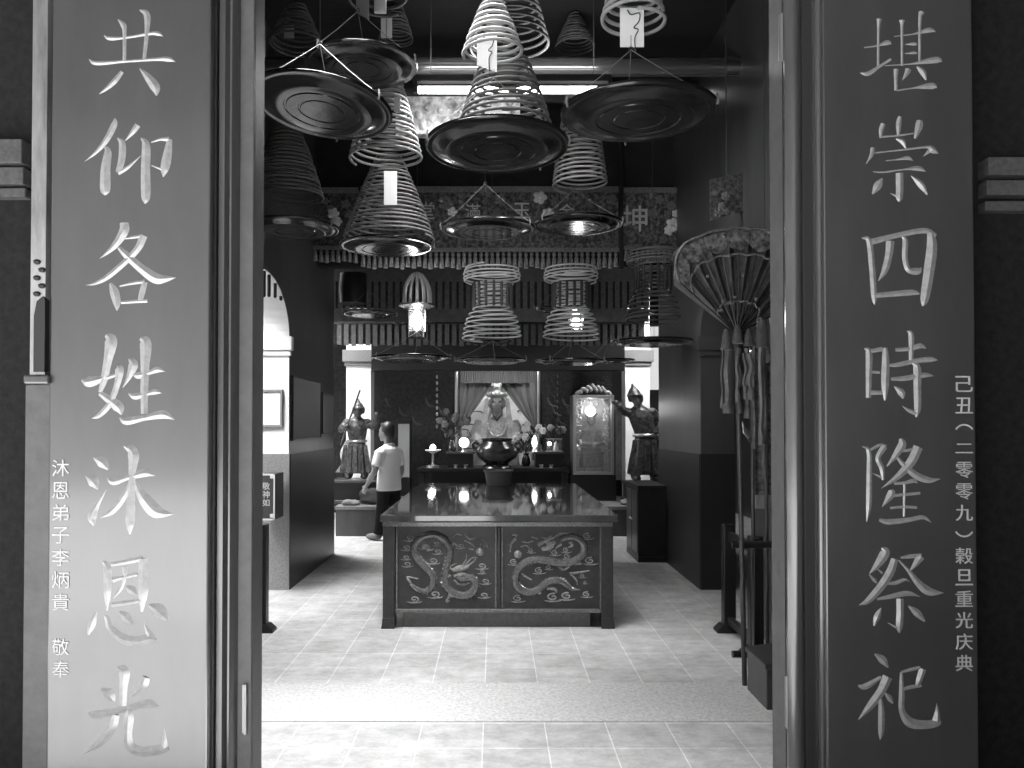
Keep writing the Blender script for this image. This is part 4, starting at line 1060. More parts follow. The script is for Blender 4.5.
# deity
def deity():
    Yd = 13.58
    t = thing('seated_deity', 'seated bearded deity statue with a jewelled crown at the centre of the altar', 'statue', (PX(497, Yd), Yd, pz))
    def q(px, py): 
        p = P(px, py, Yd) - t.location
        return p.x, p.z
    s = PS(1, Yd)
    b = MB()
    zc = q(495, 402.5)[1]
    b.ell((0, 0, zc), (7.4 * s, 7.6 * s, 10.5 * s))                         # head
    b.ell((0, -7.6 * s, zc - 1 * s), (1.5 * s, 2 * s, 2.6 * s), 8, 6)       # nose
    for sx in (-1, 1):
        b.ell((sx * 7.6 * s, 0, zc - 1 * s), (1.8 * s, 2.4 * s, 4.5 * s), 8, 6)   # ears
        b.ell((sx * 3.0 * s, -6.3 * s, zc + 2.2 * s), (2.1 * s, 1.6 * s, 1.0 * s), 8, 6)  # brows
        b.ell((sx * 3.6 * s, -5.4 * s, zc - 2.5 * s), (2.5 * s, 2.2 * s, 2.6 * s), 8, 6)      # cheeks
    b.tube([(0, 0, zc - 9 * s), (0, 1 * s, zc - 18 * s)], [5 * s, 7 * s], 10)
    zs = q(495, 419)[1]; zb0 = q(495, 470)[1]
    b.lathe([(24 * s, zb0), (22 * s, zb0 + 10 * s), (19 * s, zb0 + 24 * s), (17 * s, zb0 + 34 * s), (14 * s, zs - 4 * s), (9 * s, zs + 2 * s), (0.01, zs + 4 * s)], 24, sy=0.62)
    for sx in (-1, 1):
        b.tube([(sx * 15 * s, 0, zs - 3 * s), (sx * 21 * s, -3 * s, zs - 18 * s), (sx * 17 * s, -12 * s, zs - 27 * s), (sx * 5 * s, -17 * s, zs - 24 * s)], [7 * s, 8 * s, 9 * s, 6 * s], 10)
        b.ell((sx * 3 * s, -18 * s, zs - 23 * s), (4 * s, 3 * s, 3.4 * s), 8, 6)
    mobj(fuse(b, 0.018, 3), 'figure', M['deity'], t)
    b2 = MB(); b2.lathe([(30 * s, 0), (30 * s, zb0 * .3), (25 * s, zb0 * .4), (25 * s, zb0 * .7), (31 * s, zb0 * .85), (30 * s, zb0 * 1.02)], 28, sy=.62); b2.build('throne', M['darkwood'], t, smooth=True)
    # face detail
    b = MB()
    for sx in (-1, 1): b.ell((sx * 3.0 * s, -7.1 * s, zc + 0.4 * s), (1.5 * s, 0.9 * s, 0.7 * s), 8, 6)
    b.build('eyes', M['black'], t, smooth='all')
    b = MB(); 
    for k in range(7):
        x = (k - 3) * 1.2 * s
        b.tube(catmull([(x, -7 * s, zc - 5 * s), (x * 1.05, -9 * s, zc - 11 * s), (x * 0.7, -11 * s, zc - 19 * s + abs(x) * 1.2)], 4), [1.5 * s] * 4 + [1.2 * s] * 4 + [0.4 * s], 6)
    b.build('beard', M['hair'], t, smooth='all')
    # crown with beads
    b = MB(); b.lathe([(8.2 * s, 5 * s + zc), (9.5 * s, 6 * s + zc), (10 * s, 10 * s + zc), (9 * s, 13 * s + zc), (7.5 * s, 17 * s + zc), (0.01, 18.5 * s + zc)], 24)
    for sx in (-1, 1): b.ell((sx * 6 * s, -8 * s, zc + 17 * s), (2.6 * s, 2 * s, 2.6 * s), 10, 7)
    for k in range(9):
        a = PI + PI * k / 8
        b.ell((10 * s * math.cos(a), 10 * s * math.sin(a), zc + 8 * s), (1.6 * s, 1.2 * s, 2.2 * s), 8, 6)
    b.tube([(0, 0, zc + 18 * s), (0, 0, zc + 26 * s)], [1.4 * s, 0.5 * s], 8)
    b.box(-13 * s, 13 * s, -2 * s, 2 * s, zc + 11.2 * s, zc + 13 * s)
    b.build('crown', M['gold'], t, smooth=True)
    # long side panels of the headdress and a bead necklace
    b = MB()
    for sx in (-1, 1):
        b.prism([(sx * 8.5 * s, zc + 5 * s), (sx * 12 * s, zc + 3 * s), (sx * 17.5 * s, q(0, 440)[1]), (sx * 10 * s, q(0, 442)[1])], -11.5 * s, -8 * s)
    b.build('headdress_panels', M['statue_light'], t)
    b = MB()
    for k in range(17):
        a = PI * k / 16
        b.ell((9 * s * math.cos(a), -13.5 * s, zs - 5 * s - 12 * s * math.sin(a)), 1.15 * s, 8, 6)
    b.build('necklace', M['gold'], t, smooth='all')
deity()

# carved screens either side of the niche with dotted gilt line
for x0, x1, lab in ((374, 452, 'dark carved screen left of the altar curtains'), (543, 572, 'dark carved screen between the altar curtains and the lit shrine')):
    D_ = 13.6
    t = thing('carved_screen', lab, 'screen', (PX((x0 + x1) / 2, D_), D_, pz))
    w = PS((x1 - x0) / 2, D_); hh = PZ(371, D_) - pz
    b = MB(); b.box(-w, w, 0, .05, 0, hh); b.build('panel', M['back'], t)
    b = MB()
    for x in ((437,) if x0 < 400 else (557,)):
        for k in range(9):
            q = P(x, 377 + 6.2 * k, D_) - t.location
            b.ell((q.x, -.012, q.z), (.02, .02, .035), 8, 6)
    b.build('gilt_beads', M['gold'] if x0 < 400 else M['darkwood'], t, smooth='all')
    b = MB()
    for k in range(5):
        q = P(x0 + (x1 - x0) * (.15 + .17 * k), 398 + 9 * (k % 3), D_) - t.location
        b.stroke([(q.x, q.z, .008), (q.x + .05, q.z - .12, .02), (q.x + .16, q.z - .15, .008)], 0.0, .02, .9, 6, 'round')
    b.build('scroll_carving', M['darkwood'], t, smooth='all')

# flowers, lamps, candle, glass case
def vase(px, base_z, D, label, n, spread, hgt, mpet, seed, lift=0.0):
    rnd = random.Random(seed)
    t = thing('flower_vase', label, 'flowers', (PX(px, D), D, base_z))
    b = MB(); b.lathe([(0.001, 0), (.05, 0), (.07, .05), (.06, .12), (.035, .17), (.05, .2), (.04, .2), (.001, .18)], 20); b.build('vase', M['bronze'], t, smooth=True)
    b = MB(); heads = []
    for k in range(n):
        a = rnd.uniform(0, 2 * PI); r = spread * math.sqrt(rnd.random()); z = .22 + hgt * (1 - .5 * (r / spread) ** 2) * rnd.uniform(.55, 1)
        p = Vector((r * math.cos(a), r * .6 * math.sin(a), z)); heads.append(p)
        b.tube(catmull([(0, 0, .18), (p.x * .4, p.y * .4, .18 + (z - .18) * .6), tuple(p)], 4), .006, 5)
    for k in range(n * 3):
        a = rnd.uniform(0, 2 * PI); r = spread * rnd.uniform(.3, 1); z = .2 + hgt * rnd.uniform(.1, .8)
        rot = Matrix.Rotation(rnd.uniform(0, 6), 3, 'Z') @ Matrix.Rotation(rnd.uniform(-1, 1), 3, 'X')
        b.ell((r * math.cos(a), r * .6 * math.sin(a), z), (.028, .006, .06), 8, 5, rot)
    b.build('foliage', M['leaf'], t, smooth='all')
    for p in heads:
        b = MB(); R = rnd.uniform(.035, .06)
        for k in range(6):
            a = 2 * PI * k / 6
            b.ell((p.x + R * .6 * math.cos(a), p.y - R * .2, p.z + R * .6 * math.sin(a)), (R * .5, R * .3, R * .5), 8, 5)
        b.ell((p.x, p.y - R * .4, p.z), R * .3, 8, 5)
        b.build('blossom', M[mpet], t, smooth='all')
vase(452, zs1, YA - .02, 'vase of muted flowers on the left altar stand', 13, .3, .42, 'petal_dim', 4)
vase(526, za, YA + .24, 'vase of white flowers right of the censer', 12, .13, .5, 'petal', 9)
vase(549, zs2, YA + .1, 'spray of white flowers leaning over the right altar stand', 9, .22, .22, 'petal', 11)
t = thing('globe_lamp', 'round glowing white lamp on the left altar stand', 'lamp', (PX(464, YA - .1), YA - .1, zs1))
b = MB(); b.ell((0, 0, .14), .075, 20, 14); b.build('globe', M['lamp_glow'], t, smooth='all')
b = MB(); b.lathe([(0.001, 0), (.05, 0), (.03, .03), (.03, .07), (.001, .07)], 16); b.build('foot', M['gold'], t, smooth=True)
t = thing('flame_lamp', 'tall narrow glowing candle lamp at the left edge of the right altar stand', 'lamp', (PX(534.5, YA - .12), YA - .12, zs2))
b = MB(); b.lathe([(.001, .06), (.03, .08), (.042, .13), (.03, .2), (.001, .25)], 16); b.build('flame', M['lamp_glow'], t, smooth='all')
b = MB(); b.lathe([(0.001, 0), (.05, 0), (.035, .03), (.02, .062), (.001, .062)], 16); b.build('foot', M['gold'], t, smooth=True)
t = thing('oil_lamp', 'star bright oil lamp at the far left end of the altar', 'lamp', (PX(433, YA - .2), YA - .2, za))
b = MB(); b.lathe([(.001, 0), (.1, 0), (.1, .03), (.02, .05), (.016, .2), (.03, .22), (.001, .22)], 18); b.build('stem', M['gold'], t, smooth=True)
b = MB(); b.lathe([(.001, .222), (.04, .222), (.12, .262), (.12, .27), (.001, .25)], 24); b.build('saucer', M['paper'], t, smooth=True)
b = MB(); b.ell((0, -.01, .30), (.042, .042, .05), 14, 10); b.build('flame', M['bulb_glow'], t, smooth='all')
t = thing('glass_case', 'small glass case with a lit figurine on the right altar stand', 'case', (PX(554, YA - .08), YA - .08, zs2))
b = MB(); b.box(-.11, .11, -.07, .07, .015, .19); b.build('glass', M['glass'], t)
b = MB(); b.box(-.12, .12, -.08, .08, 0, .015); b.box(-.12, .12, -.08, .08, .19, .2); b.build('frame', M['gold'], t)
b = MB(); b.ell((-.07, -.03, .12), .028, 10, 8); b.build('bulb', M['bulb_glow'], t, smooth='all')
b = MB(); b.lathe([(.001, .015), (.05, .015), (.035, .07), (.02, .11), (.028, .13), (.001, .16)], 14, c=(.03, 0, 0)); b.build('figurine', M['petal'], t, smooth='all')
for px, lab in ((456, 'small offering cup at the front of the altar, far left'), (466, 'small offering cup on the altar just left of the censer'), (541, 'small offering cup on the altar right of the censer'), (551, 'small offering cup at the front of the altar, far right')):
    b = MB(); b.lathe([(.001, 0), (.025, 0), (.02, .015), (.035, .05), (.03, .05), (.001, .02)], 14)
    tag(b.build('offering_cup', M['gold'], smooth=True, loc=(PX(px, YA - .25), YA - .28, za)), lab, 'cup', 'offering cups on the altar')

# ------------------------------------------------------------------ lit shrine cabinet
def shrine():
    Dn = 11.8
    x0, x1 = PX(573, Dn), PX(614, Dn); xc = (x0 + x1) / 2; w = (x1 - x0) / 2
    t = thing('glass_shrine', 'lit upright glass shrine with a carved gilt frame, right of the altar', 'shrine', (xc, Dn, pz))
    def z(y): return PZ(y, Dn) - pz
    b = MB(); b.box(-w - .03, w + .03, 0, .5, 0, z(475)); b.build('base', M['black'], t, bevel=0.008)
    zb, zt = z(474.8), z(395)
    b = MB(); b.box(-w, w, .45, .47, zb, zt); b.build('back_panel', M['shrine_panel'], t)
    b = MB(); b.box(-w, -w + .02, .05, .45, zb, zt); b.box(w - .02, w, .05, .45, zb, zt); b.box(-w + .02, w - .02, .05, .45, zt - .02, zt); b.build('case', M['darkwood'], t)
    fw = .045
    b = MB()
    for bx in ((-w, -w + fw, zb, zt), (w - fw, w, zb, zt), (-w + fw, w - fw, zt - fw, zt), (-w + fw, w - fw, zb, zb + fw)):
        b.box(bx[0], bx[1], -.01, .05, bx[2], bx[3])
    b.build('frame', M['gold'], t, bevel=0.006)
    b = MB(); b.box(-w + fw, w - fw, .018, .022, zb + fw, zt - fw); b.build('glass', M['glass'], t)
    # carved foliage border inside
    rnd = random.Random(5); b = MB()
    for k in range(90):
        u = rnd.random()
        if k < 35: x, zz = -w + fw + rnd.uniform(.01, .09), zb + (zt - zb) * (.3 + .65 * u)
        elif k < 70: x, zz = w - fw - rnd.uniform(.01, .09), zb + (zt - zb) * (.3 + .65 * u)
        else: x, zz = (-w + fw) + (2 * w - 2 * fw) * u, zt - fw - rnd.uniform(.01, .09)
        b.ell((x, .08 + rnd.uniform(0, .03), zz), (rnd.uniform(.012, .03), .012, rnd.uniform(.012, .03)), 7, 5)
    b.build('foliage_carving', M['gold'], t, smooth='all')
    q = z(411)
    b = MB(); b.ell((PX(592, Dn) - xc, .2, q), .075, 16, 12); b.build('bulb', M['bulb_glow'], t, smooth='all')
    # figure inside
    b = MB(); zf = zb + .1
    b.lathe([(.2, 0), (.18, .15), (.13, .4), (.12, .55), (.05, .63), (.001, .64)], 20, c=(0, .28, zf), sy=.7)
    b.ell((0, .27, zf + .7), (.07, .07, .09)); b.ell((0, .27, zf + .79), (.1, .06, .05))
    for sx in (-1, 1): b.tube([(sx * .1, .27, zf + .55), (sx * .18, .22, zf + .35), (sx * .04, .14, zf + .32)], [.05, .05, .04], 8)
    mobj(fuse(b, .016, 2), 'deity_figurine', M['statue'], t)
    b = MB(); b.box(-w * .45, w * .55, .1, .2, zb + .3, zb + .33); b.box(-w * .42, -w * .38, .1, .2, zb + fw, zb + .3); b.box(w * .48, w * .52, .1, .2, zb + fw, zb + .3); b.build('altar_shelf', M['darkwood'], t)
    # crown carving
    b = MB()
    for k in range(24):
        u = k / 23 * 2 - 1
        b.ell((u * w * .8, .03, zt + .02 + .13 * (1 - u * u) * (.4 + .6 * ((k * 5) % 7) / 7)), (.03, .025, .035), 8, 6)
    b.build('crest', M['relief_light'], t, smooth='all')
shrine()
t = thing('small_cabinet', 'dark upright cabinet with a dull glass front behind the person', 'cabinet', (PX(401, 12.6), 12.6, pz))
w = PS(9, 12.6); hh = PZ(421, 12.6) - pz
b = MB(); b.box(-w, w, 0, .3, 0, hh); b.build('body', M['black'], t, bevel=.006)
b = MB(); b.box(-w * .3, w * .95, -.012, -.001, hh * .25, hh * .96); b.build('pane', M['board'], t)
t = thing('framed_tablet', 'tall pale tablet standing between the lit shrine and the right guardian', 'tablet', (PX(621, 12.7), 12.7, pz))
w = PS(5, 12.7); hh = PZ(402, 12.7) - pz
b = MB(); b.box(-w, w, 0, .05, 0.25, hh - .03); b.tube([(-w, .025, hh - .03), (w, .025, hh - .03)], .03, 10); b.build('tablet', M['shrine_panel'], t)
b = MB(); b.box(-w - .04, w + .04, -.08, .15, 0, .25); b.build('foot', M['black'], t)
# ================================================================== GUARDIAN STATUES
def guardian(px, yfeet, ytop, D, side, label):
    """side -1: left one, looks right and carries a slanting spear; +1: right one, left arm stretched out"""
    base = P(px, yfeet, D) + Vector((0, 0, .008))
    t = thing('guardian_statue', label, 'statue', base, 0, 'painted guardian statues flanking the altar')
    H = PZ(ytop, D) - base.z; u = H / 1.0
    b = MB()
    s = side
    # feet, legs under a flaring armoured skirt
    for sx in (-1, 1):
        b.ell((sx * .10 * u, -.05 * u, .03 * u), (.05 * u, .09 * u, .035 * u))
        b.tube([(sx * .10 * u, 0, .03 * u), (sx * .09 * u, 0, .25 * u)], [.05 * u, .06 * u], 10)
    b.lathe([(.19 * u, .07 * u), (.17 * u, .2 * u), (.135 * u, .36 * u), (.10 * u, .47 * u), (.12 * u, .56 * u), (.135 * u, .66 * u), (.11 * u, .74 * u), (.05 * u, .785 * u)], 22, sy=.75)
    for sx in (-1, 1): b.ell((sx * .13 * u, 0, .715 * u), (.055 * u, .06 * u, .05 * u))
    hc = Vector((-.02 * u * s, -.02 * u, .865 * u))
    b.tube([(0, 0, .74 * u), (hc.x * .6, -.01 * u, .82 * u)], [.045 * u, .042 * u], 10)
    b.ell(hc, (.058 * u, .065 * u, .075 * u))
    b.ell(hc + Vector((0, -.066 * u, -.005 * u)), (.013 * u, .018 * u, .022 * u), 8, 6)
    b.ell(hc + Vector((0, -.055 * u, -.06 * u)), (.03 * u, .02 * u, .045 * u), 8, 6)      # beard
    b.lathe([(.066 * u, 0), (.07 * u, .03 * u), (.05 * u, .07 * u), (.02 * u, .1 * u), (.012 * u, .135 * u), (.002 * u, .14 * u)], 16, c=(hc.x, hc.y, hc.z + .015 * u))
    for sx in (-1, 1): b.ell(hc + Vector((sx * .062 * u, .012 * u, .0)), (.02 * u, .03 * u, .05 * u), 8, 6)
    b.lathe([(.085 * u, .02 * u), (.088 * u, .03 * u), (.06 * u, .045 * u), (.001, .05 * u)], 16, c=(hc.x, hc.y, hc.z))
    if s > 0:
        b.tube(catmull([(-.13 * u, 0, .71 * u), (-.19 * u, -.03 * u, .74 * u), (-.23 * u, -.07 * u, .80 * u)], 4), [.05 * u] * 4 + [.042 * u] * 4 + [.03 * u], 10)
        b.ell((-.245 * u, -.08 * u, .815 * u), (.035 * u, .026 * u, .028 * u))
        for k in range(4): b.tube([(-.26 * u, -.085 * u + .012 * k * u, .80 * u + .008 * u * k), (-.295 * u, -.085 * u + .012 * k * u, .805 * u + .01 * u * k)], .009 * u, 6)
        b.tube(catmull([(.13 * u, 0, .71 * u), (.20 * u, -.02 * u, .60 * u), (.12 * u, -.11 * u, .52 * u)], 4), [.05 * u] * 4 + [.042 * u] * 4 + [.032 * u], 10)
        b.ell((.10 * u, -.125 * u, .51 * u), (.035 * u, .03 * u, .03 * u))
    else:
        b.tube(catmull([(-.13 * u, 0, .71 * u), (-.2 * u, -.05 * u, .62 * u), (-.12 * u, -.13 * u, .66 * u)], 4), [.05 * u] * 4 + [.042 * u] * 4 + [.032 * u], 10)
        b.ell((-.10 * u, -.14 * u, .665 * u), (.034 * u, .03 * u, .03 * u))
        b.tube(catmull([(.13 * u, 0, .71 * u), (.22 * u, -.03 * u, .66 * u), (.26 * u, -.1 * u, .78 * u)], 4), [.05 * u] * 4 + [.042 * u] * 4 + [.032 * u], 10)
        b.ell((.265 * u, -.11 * u, .80 * u), (.034 * u, .03 * u, .034 * u))
        for k in range(4): b.tube([(.255 * u + .012 * u * k, -.12 * u, .81 * u), (.25 * u + .014 * u * k, -.13 * u, .845 * u)], .009 * u, 6)
    if s > 0:
        for v in b.bm.verts:
            if v.co.z > .5 * u: v.co.x -= .22 * (v.co.z - .5 * u)
    mobj(fuse(b, .016, 2), 'figure', M['statue'], t)
    b = MB()
    for k in range(-2, 3):
        x = k * .062 * u
        yy = -.125 * u + abs(k) * .012 * u
        b.prism([(x - .024 * u, .43 * u), (x + .024 * u, .43 * u), (x * 1.35 + .03 * u, .1 * u), (x * 1.35, .07 * u), (x * 1.35 - .03 * u, .1 * u)], yy - .035 * u, yy - .02 * u)
    b.build('robe_panels', M['statue'], t, bevel=.003)
    b = MB(); b.tube([(.115 * u * math.cos(a), .095 * u * math.sin(a), .475 * u) for a in [2 * PI * k / 20 for k in range(21)]], .018 * u, 8); b.build('belt', M['gold'], t, smooth='all')
    # fluttering sash
    b = MB()
    q = catmull([(.12 * u * s, .02 * u, .48 * u), (.18 * u * s, -.03 * u, .33 * u), (.16 * u * s, -.06 * u, .2 * u), (.24 * u * s, -.04 * u, .08 * u)], 6)
    b.rings([[(x - .03 * u, y - .004, z), (x + .03 * u, y - .004, z), (x + .03 * u, y + .004, z), (x - .03 * u, y + .004, z)] for x, y, z in q])
    b.build('sash', M['statue_light'], t, smooth=True)
    b = MB()
    if s > 0:
        b.tube([(.10 * u, -.13 * u, .51 * u), (.17 * u, -.17 * u, .40 * u)], .012 * u, 8); b.prism([(.07 * u, .56 * u), (.10 * u, .58 * u), (.175 * u, .44 * u), (.15 * u, .43 * u)], -.15 * u, -.14 * u)
        b.build('sword', M['steel'], t)
    else:
        b.tube([(-.18 * u, -.145 * u, .42 * u), (-.10 * u, -.145 * u, .665 * u), (.06 * u, -.145 * u, 1.12 * u)], .012 * u, 8)
        b.build('spear', M['pole'], t)
    return t
guardian(357, 479, 400, 11.6, -1, 'guardian statue with a slanting spear in front of the left white column')
guardian(645, 481.5, 385, 11.6, 1, 'guardian statue with an outstretched arm in front of the right white column')
for px, nm, yt in ((357, 'black pedestal carrying the spear guardian at left', 479), (647, 'black pedestal carrying the guardian with the outstretched arm at right', 481.5)):
    t = thing('statue_pedestal', nm, 'pedestal', (PX(px, 11.6), 11.6, pz))
    h = PZ(yt, 11.6) - pz
    b = MB(); b.box(-.3, .3, -.22, .3, 0.05, h - .04); b.build('body', M['black'], t, bevel=.006)
    b = MB(); b.box(-.33, .33, -.25, .33, 0, .05); b.box(-.33, .33, -.25, .33, h - .04, h); b.build('mouldings', M['darkwood'], t, bevel=.006)
# dark cabinet at the end of the right wall
x0, x1 = 1.60, 1.93
t = thing('dark_cabinet', 'black cabinet against the end of the right wall', 'cabinet', ((x0 + x1) / 2, 8.97, 0))
b = MB(); b.box(-.16, .16, .02, .78, .06, .82); b.build('body', M['black'], t, bevel=.006)
b = MB(); b.box(-.165, .165, 0, .8, .82, .86); b.build('top', M['black'], t, bevel=.006)
b = MB(); b.box(-.163, .163, .01, .79, 0, .06); b.build('plinth', M['black'], t)
b = MB()
for k in range(2):
    b.box(-.168, -.158, .05 + .37 * k, .39 + .37 * k, .1, .78)
b.build('door', M['darkwood'], t, bevel=.003)
b = MB()
for k in range(2): b.ell((-.178, .34 + .12 * k, .45), .012, 10, 7)
b.build('knob', M['gold'], t, smooth='all')

# things on the platform left
def heap(px, py, D, rx, ry, rz_, m, name, label, cat, seed):
    rnd = random.Random(seed); b = MB()
    for k in range(7):
        b.ell((rx * rnd.uniform(-.5, .5), ry * rnd.uniform(-.5, .5), rz_ * rnd.uniform(.25, .6)), (rx * rnd.uniform(.4, .65), ry * rnd.uniform(.4, .65), rz_ * rnd.uniform(.3, .45)))
    b.ell((0, 0, rz_ * .22), (rx * .95, ry * .9, rz_ * .25))
    o = mobj(fuse(b, .02, 3), name, M[m]); o.location = (PX(px, D), D, pz + 0.0)
    zmin = min(v.co.z for v in o.data.vertices); o.location.z -= zmin
    return tag(o, label, cat)
heap(351, 505, 11.16, .15, .08, .09, 'cloth_pale', 'folded_cloth', 'pale crumpled cloth on the platform edge at left', 'cloth', 3)
heap(372, 505, 11.27, .18, .075, .24, 'cloth_dark', 'cloth_bag', 'dark soft bag lying on the platform beside the person', 'bag', 5)
heap(626, 505, 11.2, .10, .09, .1, 'cloth_pale', 'cloth_bundle', 'small grey bundle on the right end of the platform', 'bundle', 8)

# ================================================================== PERSON
def person():
    D = 10.72
    t = thing('person', 'person in a white short-sleeved shirt and black trousers walking at left', 'person', (PX(387, D), D, 0), math.radians(-118))
    # local: faces -y, left is +x
    b = MB()
    hz = 1.435
    b.ell((0, -.015, hz + .015), (.076, .092, .115), 18, 12)
    b.ell((0, -.06, hz - .055), (.055, .05, .06), 14, 9)                 # jaw
    b.ell((0, -.112, hz - .005), (.013, .02, .03), 8, 6)                  # nose
    b.ell((0, -.103, hz - .055), (.024, .012, .008), 8, 6); b.ell((0, -.100, hz - .072), (.022, .012, .008), 8, 6)
    b.ell((0, -.092, hz - .10), (.022, .018, .016), 8, 6)
    b.ell((0, -.095, hz + .035), (.05, .016, .012), 10, 6)               # brow
    for sx in (-1, 1):
        b.ell((sx * .078, .005, hz - .005), (.012, .022, .034), 8, 6)
        b.ell((sx * .035, -.088, hz - .03), (.024, .02, .024), 8, 6)
    b.tube([(0, .01, 1.36), (0, .03, 1.24)], [.052, .062], 12)
    # trunk, slightly stooped
    b.lathe([(.12, .68), (.155, .76), (.15, .88), (.145, 1.0), (.165, 1.12), (.155, 1.2), (.08, 1.26), (.01, 1.28)], 20, c=(0, .03, 0), sy=.72)
    for sx in (-1, 1):
        b.ell((sx * .15, .03, 1.18), (.06, .065, .06))
        st = .12 if sx > 0 else -.14
        b.tube([(sx * .075, .03, .74), (sx * .085, .03 - st * .35, .42), (sx * .085, .05 - st, .08)], [.092, .062, .042], 12)
        b.ell((sx * .09, -.03 - st, .035), (.042, .105, .035))
    # arms; the left one swings forward
    def arm(sx, sh, el, wr):
        b.tube(catmull([sh, ((sh[0] + el[0]) / 2, (sh[1] + el[1]) / 2, (sh[2] + el[2]) / 2), el, ((el[0] + wr[0]) / 2, (el[1] + wr[1]) / 2, (el[2] + wr[2]) / 2), wr], 3), [.052, .05, .049, .048, .046, .044, .042, .041, .04, .038, .034, .03, .026], 12)
        w = Vector(wr); d = (w - Vector(el)).normalized()
        b.ell(w + d * .045, (.022, .036, .05), 10, 8)
        side = Vector((0, 1, 0)); side = (side - d * side.dot(d)).normalized(); inn = d.cross(side) * -sx
        for k, L in enumerate((.055, .066, .062, .048)):
            st = w + d * .08 + side * (-.027 + .018 * k)
            b.tube([st, st + d * L * .55 + inn * .008, st + d * L + inn * .026], [.0095, .0088, .0072], 8)
        st = w + d * .03 - side * .034
        b.tube([st, st + d * .03 - side * .016 + inn * .01, st + d * .06 - side * .014 + inn * .024], [.011, .0095, .008], 8)
    arm(1, (.185, .03, 1.17), (.235, -.03, .93), (.215, -.17, .735))
    arm(-1, (-.185, .03, 1.17), (-.235, .07, .92), (-.225, -.0, .70))
    mobj(fuse(b, .0075, 3), 'body', M['skin'], t)
    # clothing
    b = MB()
    b.lathe([(.198, .665), (.2, .70), (.19, .82), (.178, .95), (.188, 1.08), (.19, 1.16), (.16, 1.225), (.085, 1.272), (.068, 1.275)], 26, c=(0, .035, 0), sy=.74)
    for sx, el in ((1, (.222, -.005, .99)), (-1, (-.222, .055, .985))):
        b.tube([(sx * .13, .035, 1.19), (sx * .185, .03, 1.165), el], [.07, .082, .078], 14)
    mobj(fuse(b, .012, 3), 'shirt', M['shirt'], t)
    b = MB(); b.tube([(.075 * math.cos(a), .035 + .062 * math.sin(a), 1.272 + .012 * math.sin(a)) for a in [2 * PI * k / 18 for k in range(19)]], .013, 8); b.build('collar', M['shirt'], t, smooth='all')
    b = MB()
    b.lathe([(.13, .63), (.172, .70), (.165, .8), (.15, .82)], 20, c=(0, .03, 0), sy=.76)
    for sx in (-1, 1):
        st = .12 if sx > 0 else -.14
        b.tube([(sx * .08, .03, .76), (sx * .088, .03 - st * .35, .42), (sx * .088, .05 - st, .085)], [.105, .082, .07], 14)
    mobj(fuse(b, .012, 3), 'trousers', M['trousers'], t)
    b = MB()
    b.ell((0, .022, hz + .042), (.092, .103, .112), 18, 12)
    b.ell((0, .07, hz - .03), (.075, .05, .07), 14, 9)
    b.ell((0, -.045, hz + .105), (.06, .05, .03), 12, 8)
    for sx in (-1, 1): b.ell((sx * .07, .02, hz + .03), (.022, .045, .06), 10, 8)
    mobj(fuse(b, .011, 2), 'hair', M['hair'], t)
    for sx in (-1, 1):
        st = .12 if sx > 0 else -.14
        b = MB(); b.ell((sx * .09, -.035 - st, .046), (.05, .122, .046), 14, 9)
        b.ell((sx * .09, .05 - st, .06), (.045, .05, .05), 12, 8)
        o = mobj(fuse(b, .01, 2), 'shoe', M['shoe'], t)
    b = MB()
    for sx in (-1, 1): b.ell((sx * .034, -.094, hz + .012), (.011, .008, .006), 8, 6)
    b.build('eyes', M['hair'], t, smooth='all')
    return t
person()

# ================================================================== LEFT ARCH AND WALL
YJ = 7.505
t = thing('framed_picture', 'grey framed white notice hung on the white arch jamb at left', 'picture', (PX(268, YJ), YJ - .006, PZ(409, YJ)))
def lx(px, D=YJ): return PX(px, D) - t.location.x
def lz(py, D=YJ): return PZ(py, D) - t.location.z
b = MB()
x0, x1, z0, z1 = lx(254), lx(283), lz(427), lz(389.5); f_ = .022
for bx in ((x0, x0 + f_, z0, z1), (x1 - f_, x1, z0, z1), (x0 + f_, x1 - f_, z1 - f_, z1), (x0 + f_, x1 - f_, z0, z0 + f_)): b.box(bx[0], bx[1], -.03, 0, bx[2], bx[3])
b.build('frame', M['frame_grey'], t, bevel=.003)
b = MB(); b.box(x0 + f_, x1 - f_, -.012, -.004, z0 + f_, z1 - f_); b.build('print', M['print'], t)
# offering box with three characters, fixed to the jamb
Yb_ = 7.12
t = thing('donation_box', 'small dark donation box with pale characters hung below the framed notice', 'box', (PX(266, Yb_), Yb_, PZ(520, Yb_)))
xa, xb = PX(255, Yb_) - t.location.x, PX(275, Yb_) - t.location.x; hh = PZ(474, Yb_) - t.location.z
b = MB(); b.box(xa, xb, 0, .30, 0, hh); b.build('body', M['darkwood'], t, bevel=.004)
b = MB()
for bx in ((xb - .01, xb + .002, 0, hh), (xa, xb, hh - .014, hh + .002), (xa, xb, -.002, .012)): b.box(bx[0], bx[1], -.006, .0, bx[2], bx[3])
for x, z_ in ((xb - .03, hh - .03), (xb - .03, .03)):
    for k in range(4): b.ell((x + .014 * (k % 2), -.004, z_ + .014 * (k // 2)), (.012, .006, .012), 8, 5)
b.build('gilt_border', M['gilt_small'], t)
b = MB()
for i, ch in enumerate('敬神如'):
    put_glyph(b, ch, PX(266.5, Yb_) - t.location.x, -.004, PZ(486 + 8.3 * i, Yb_) - t.location.z, PS(7.2, Yb_))
b.build('lettering', M['gilt_small'], t)
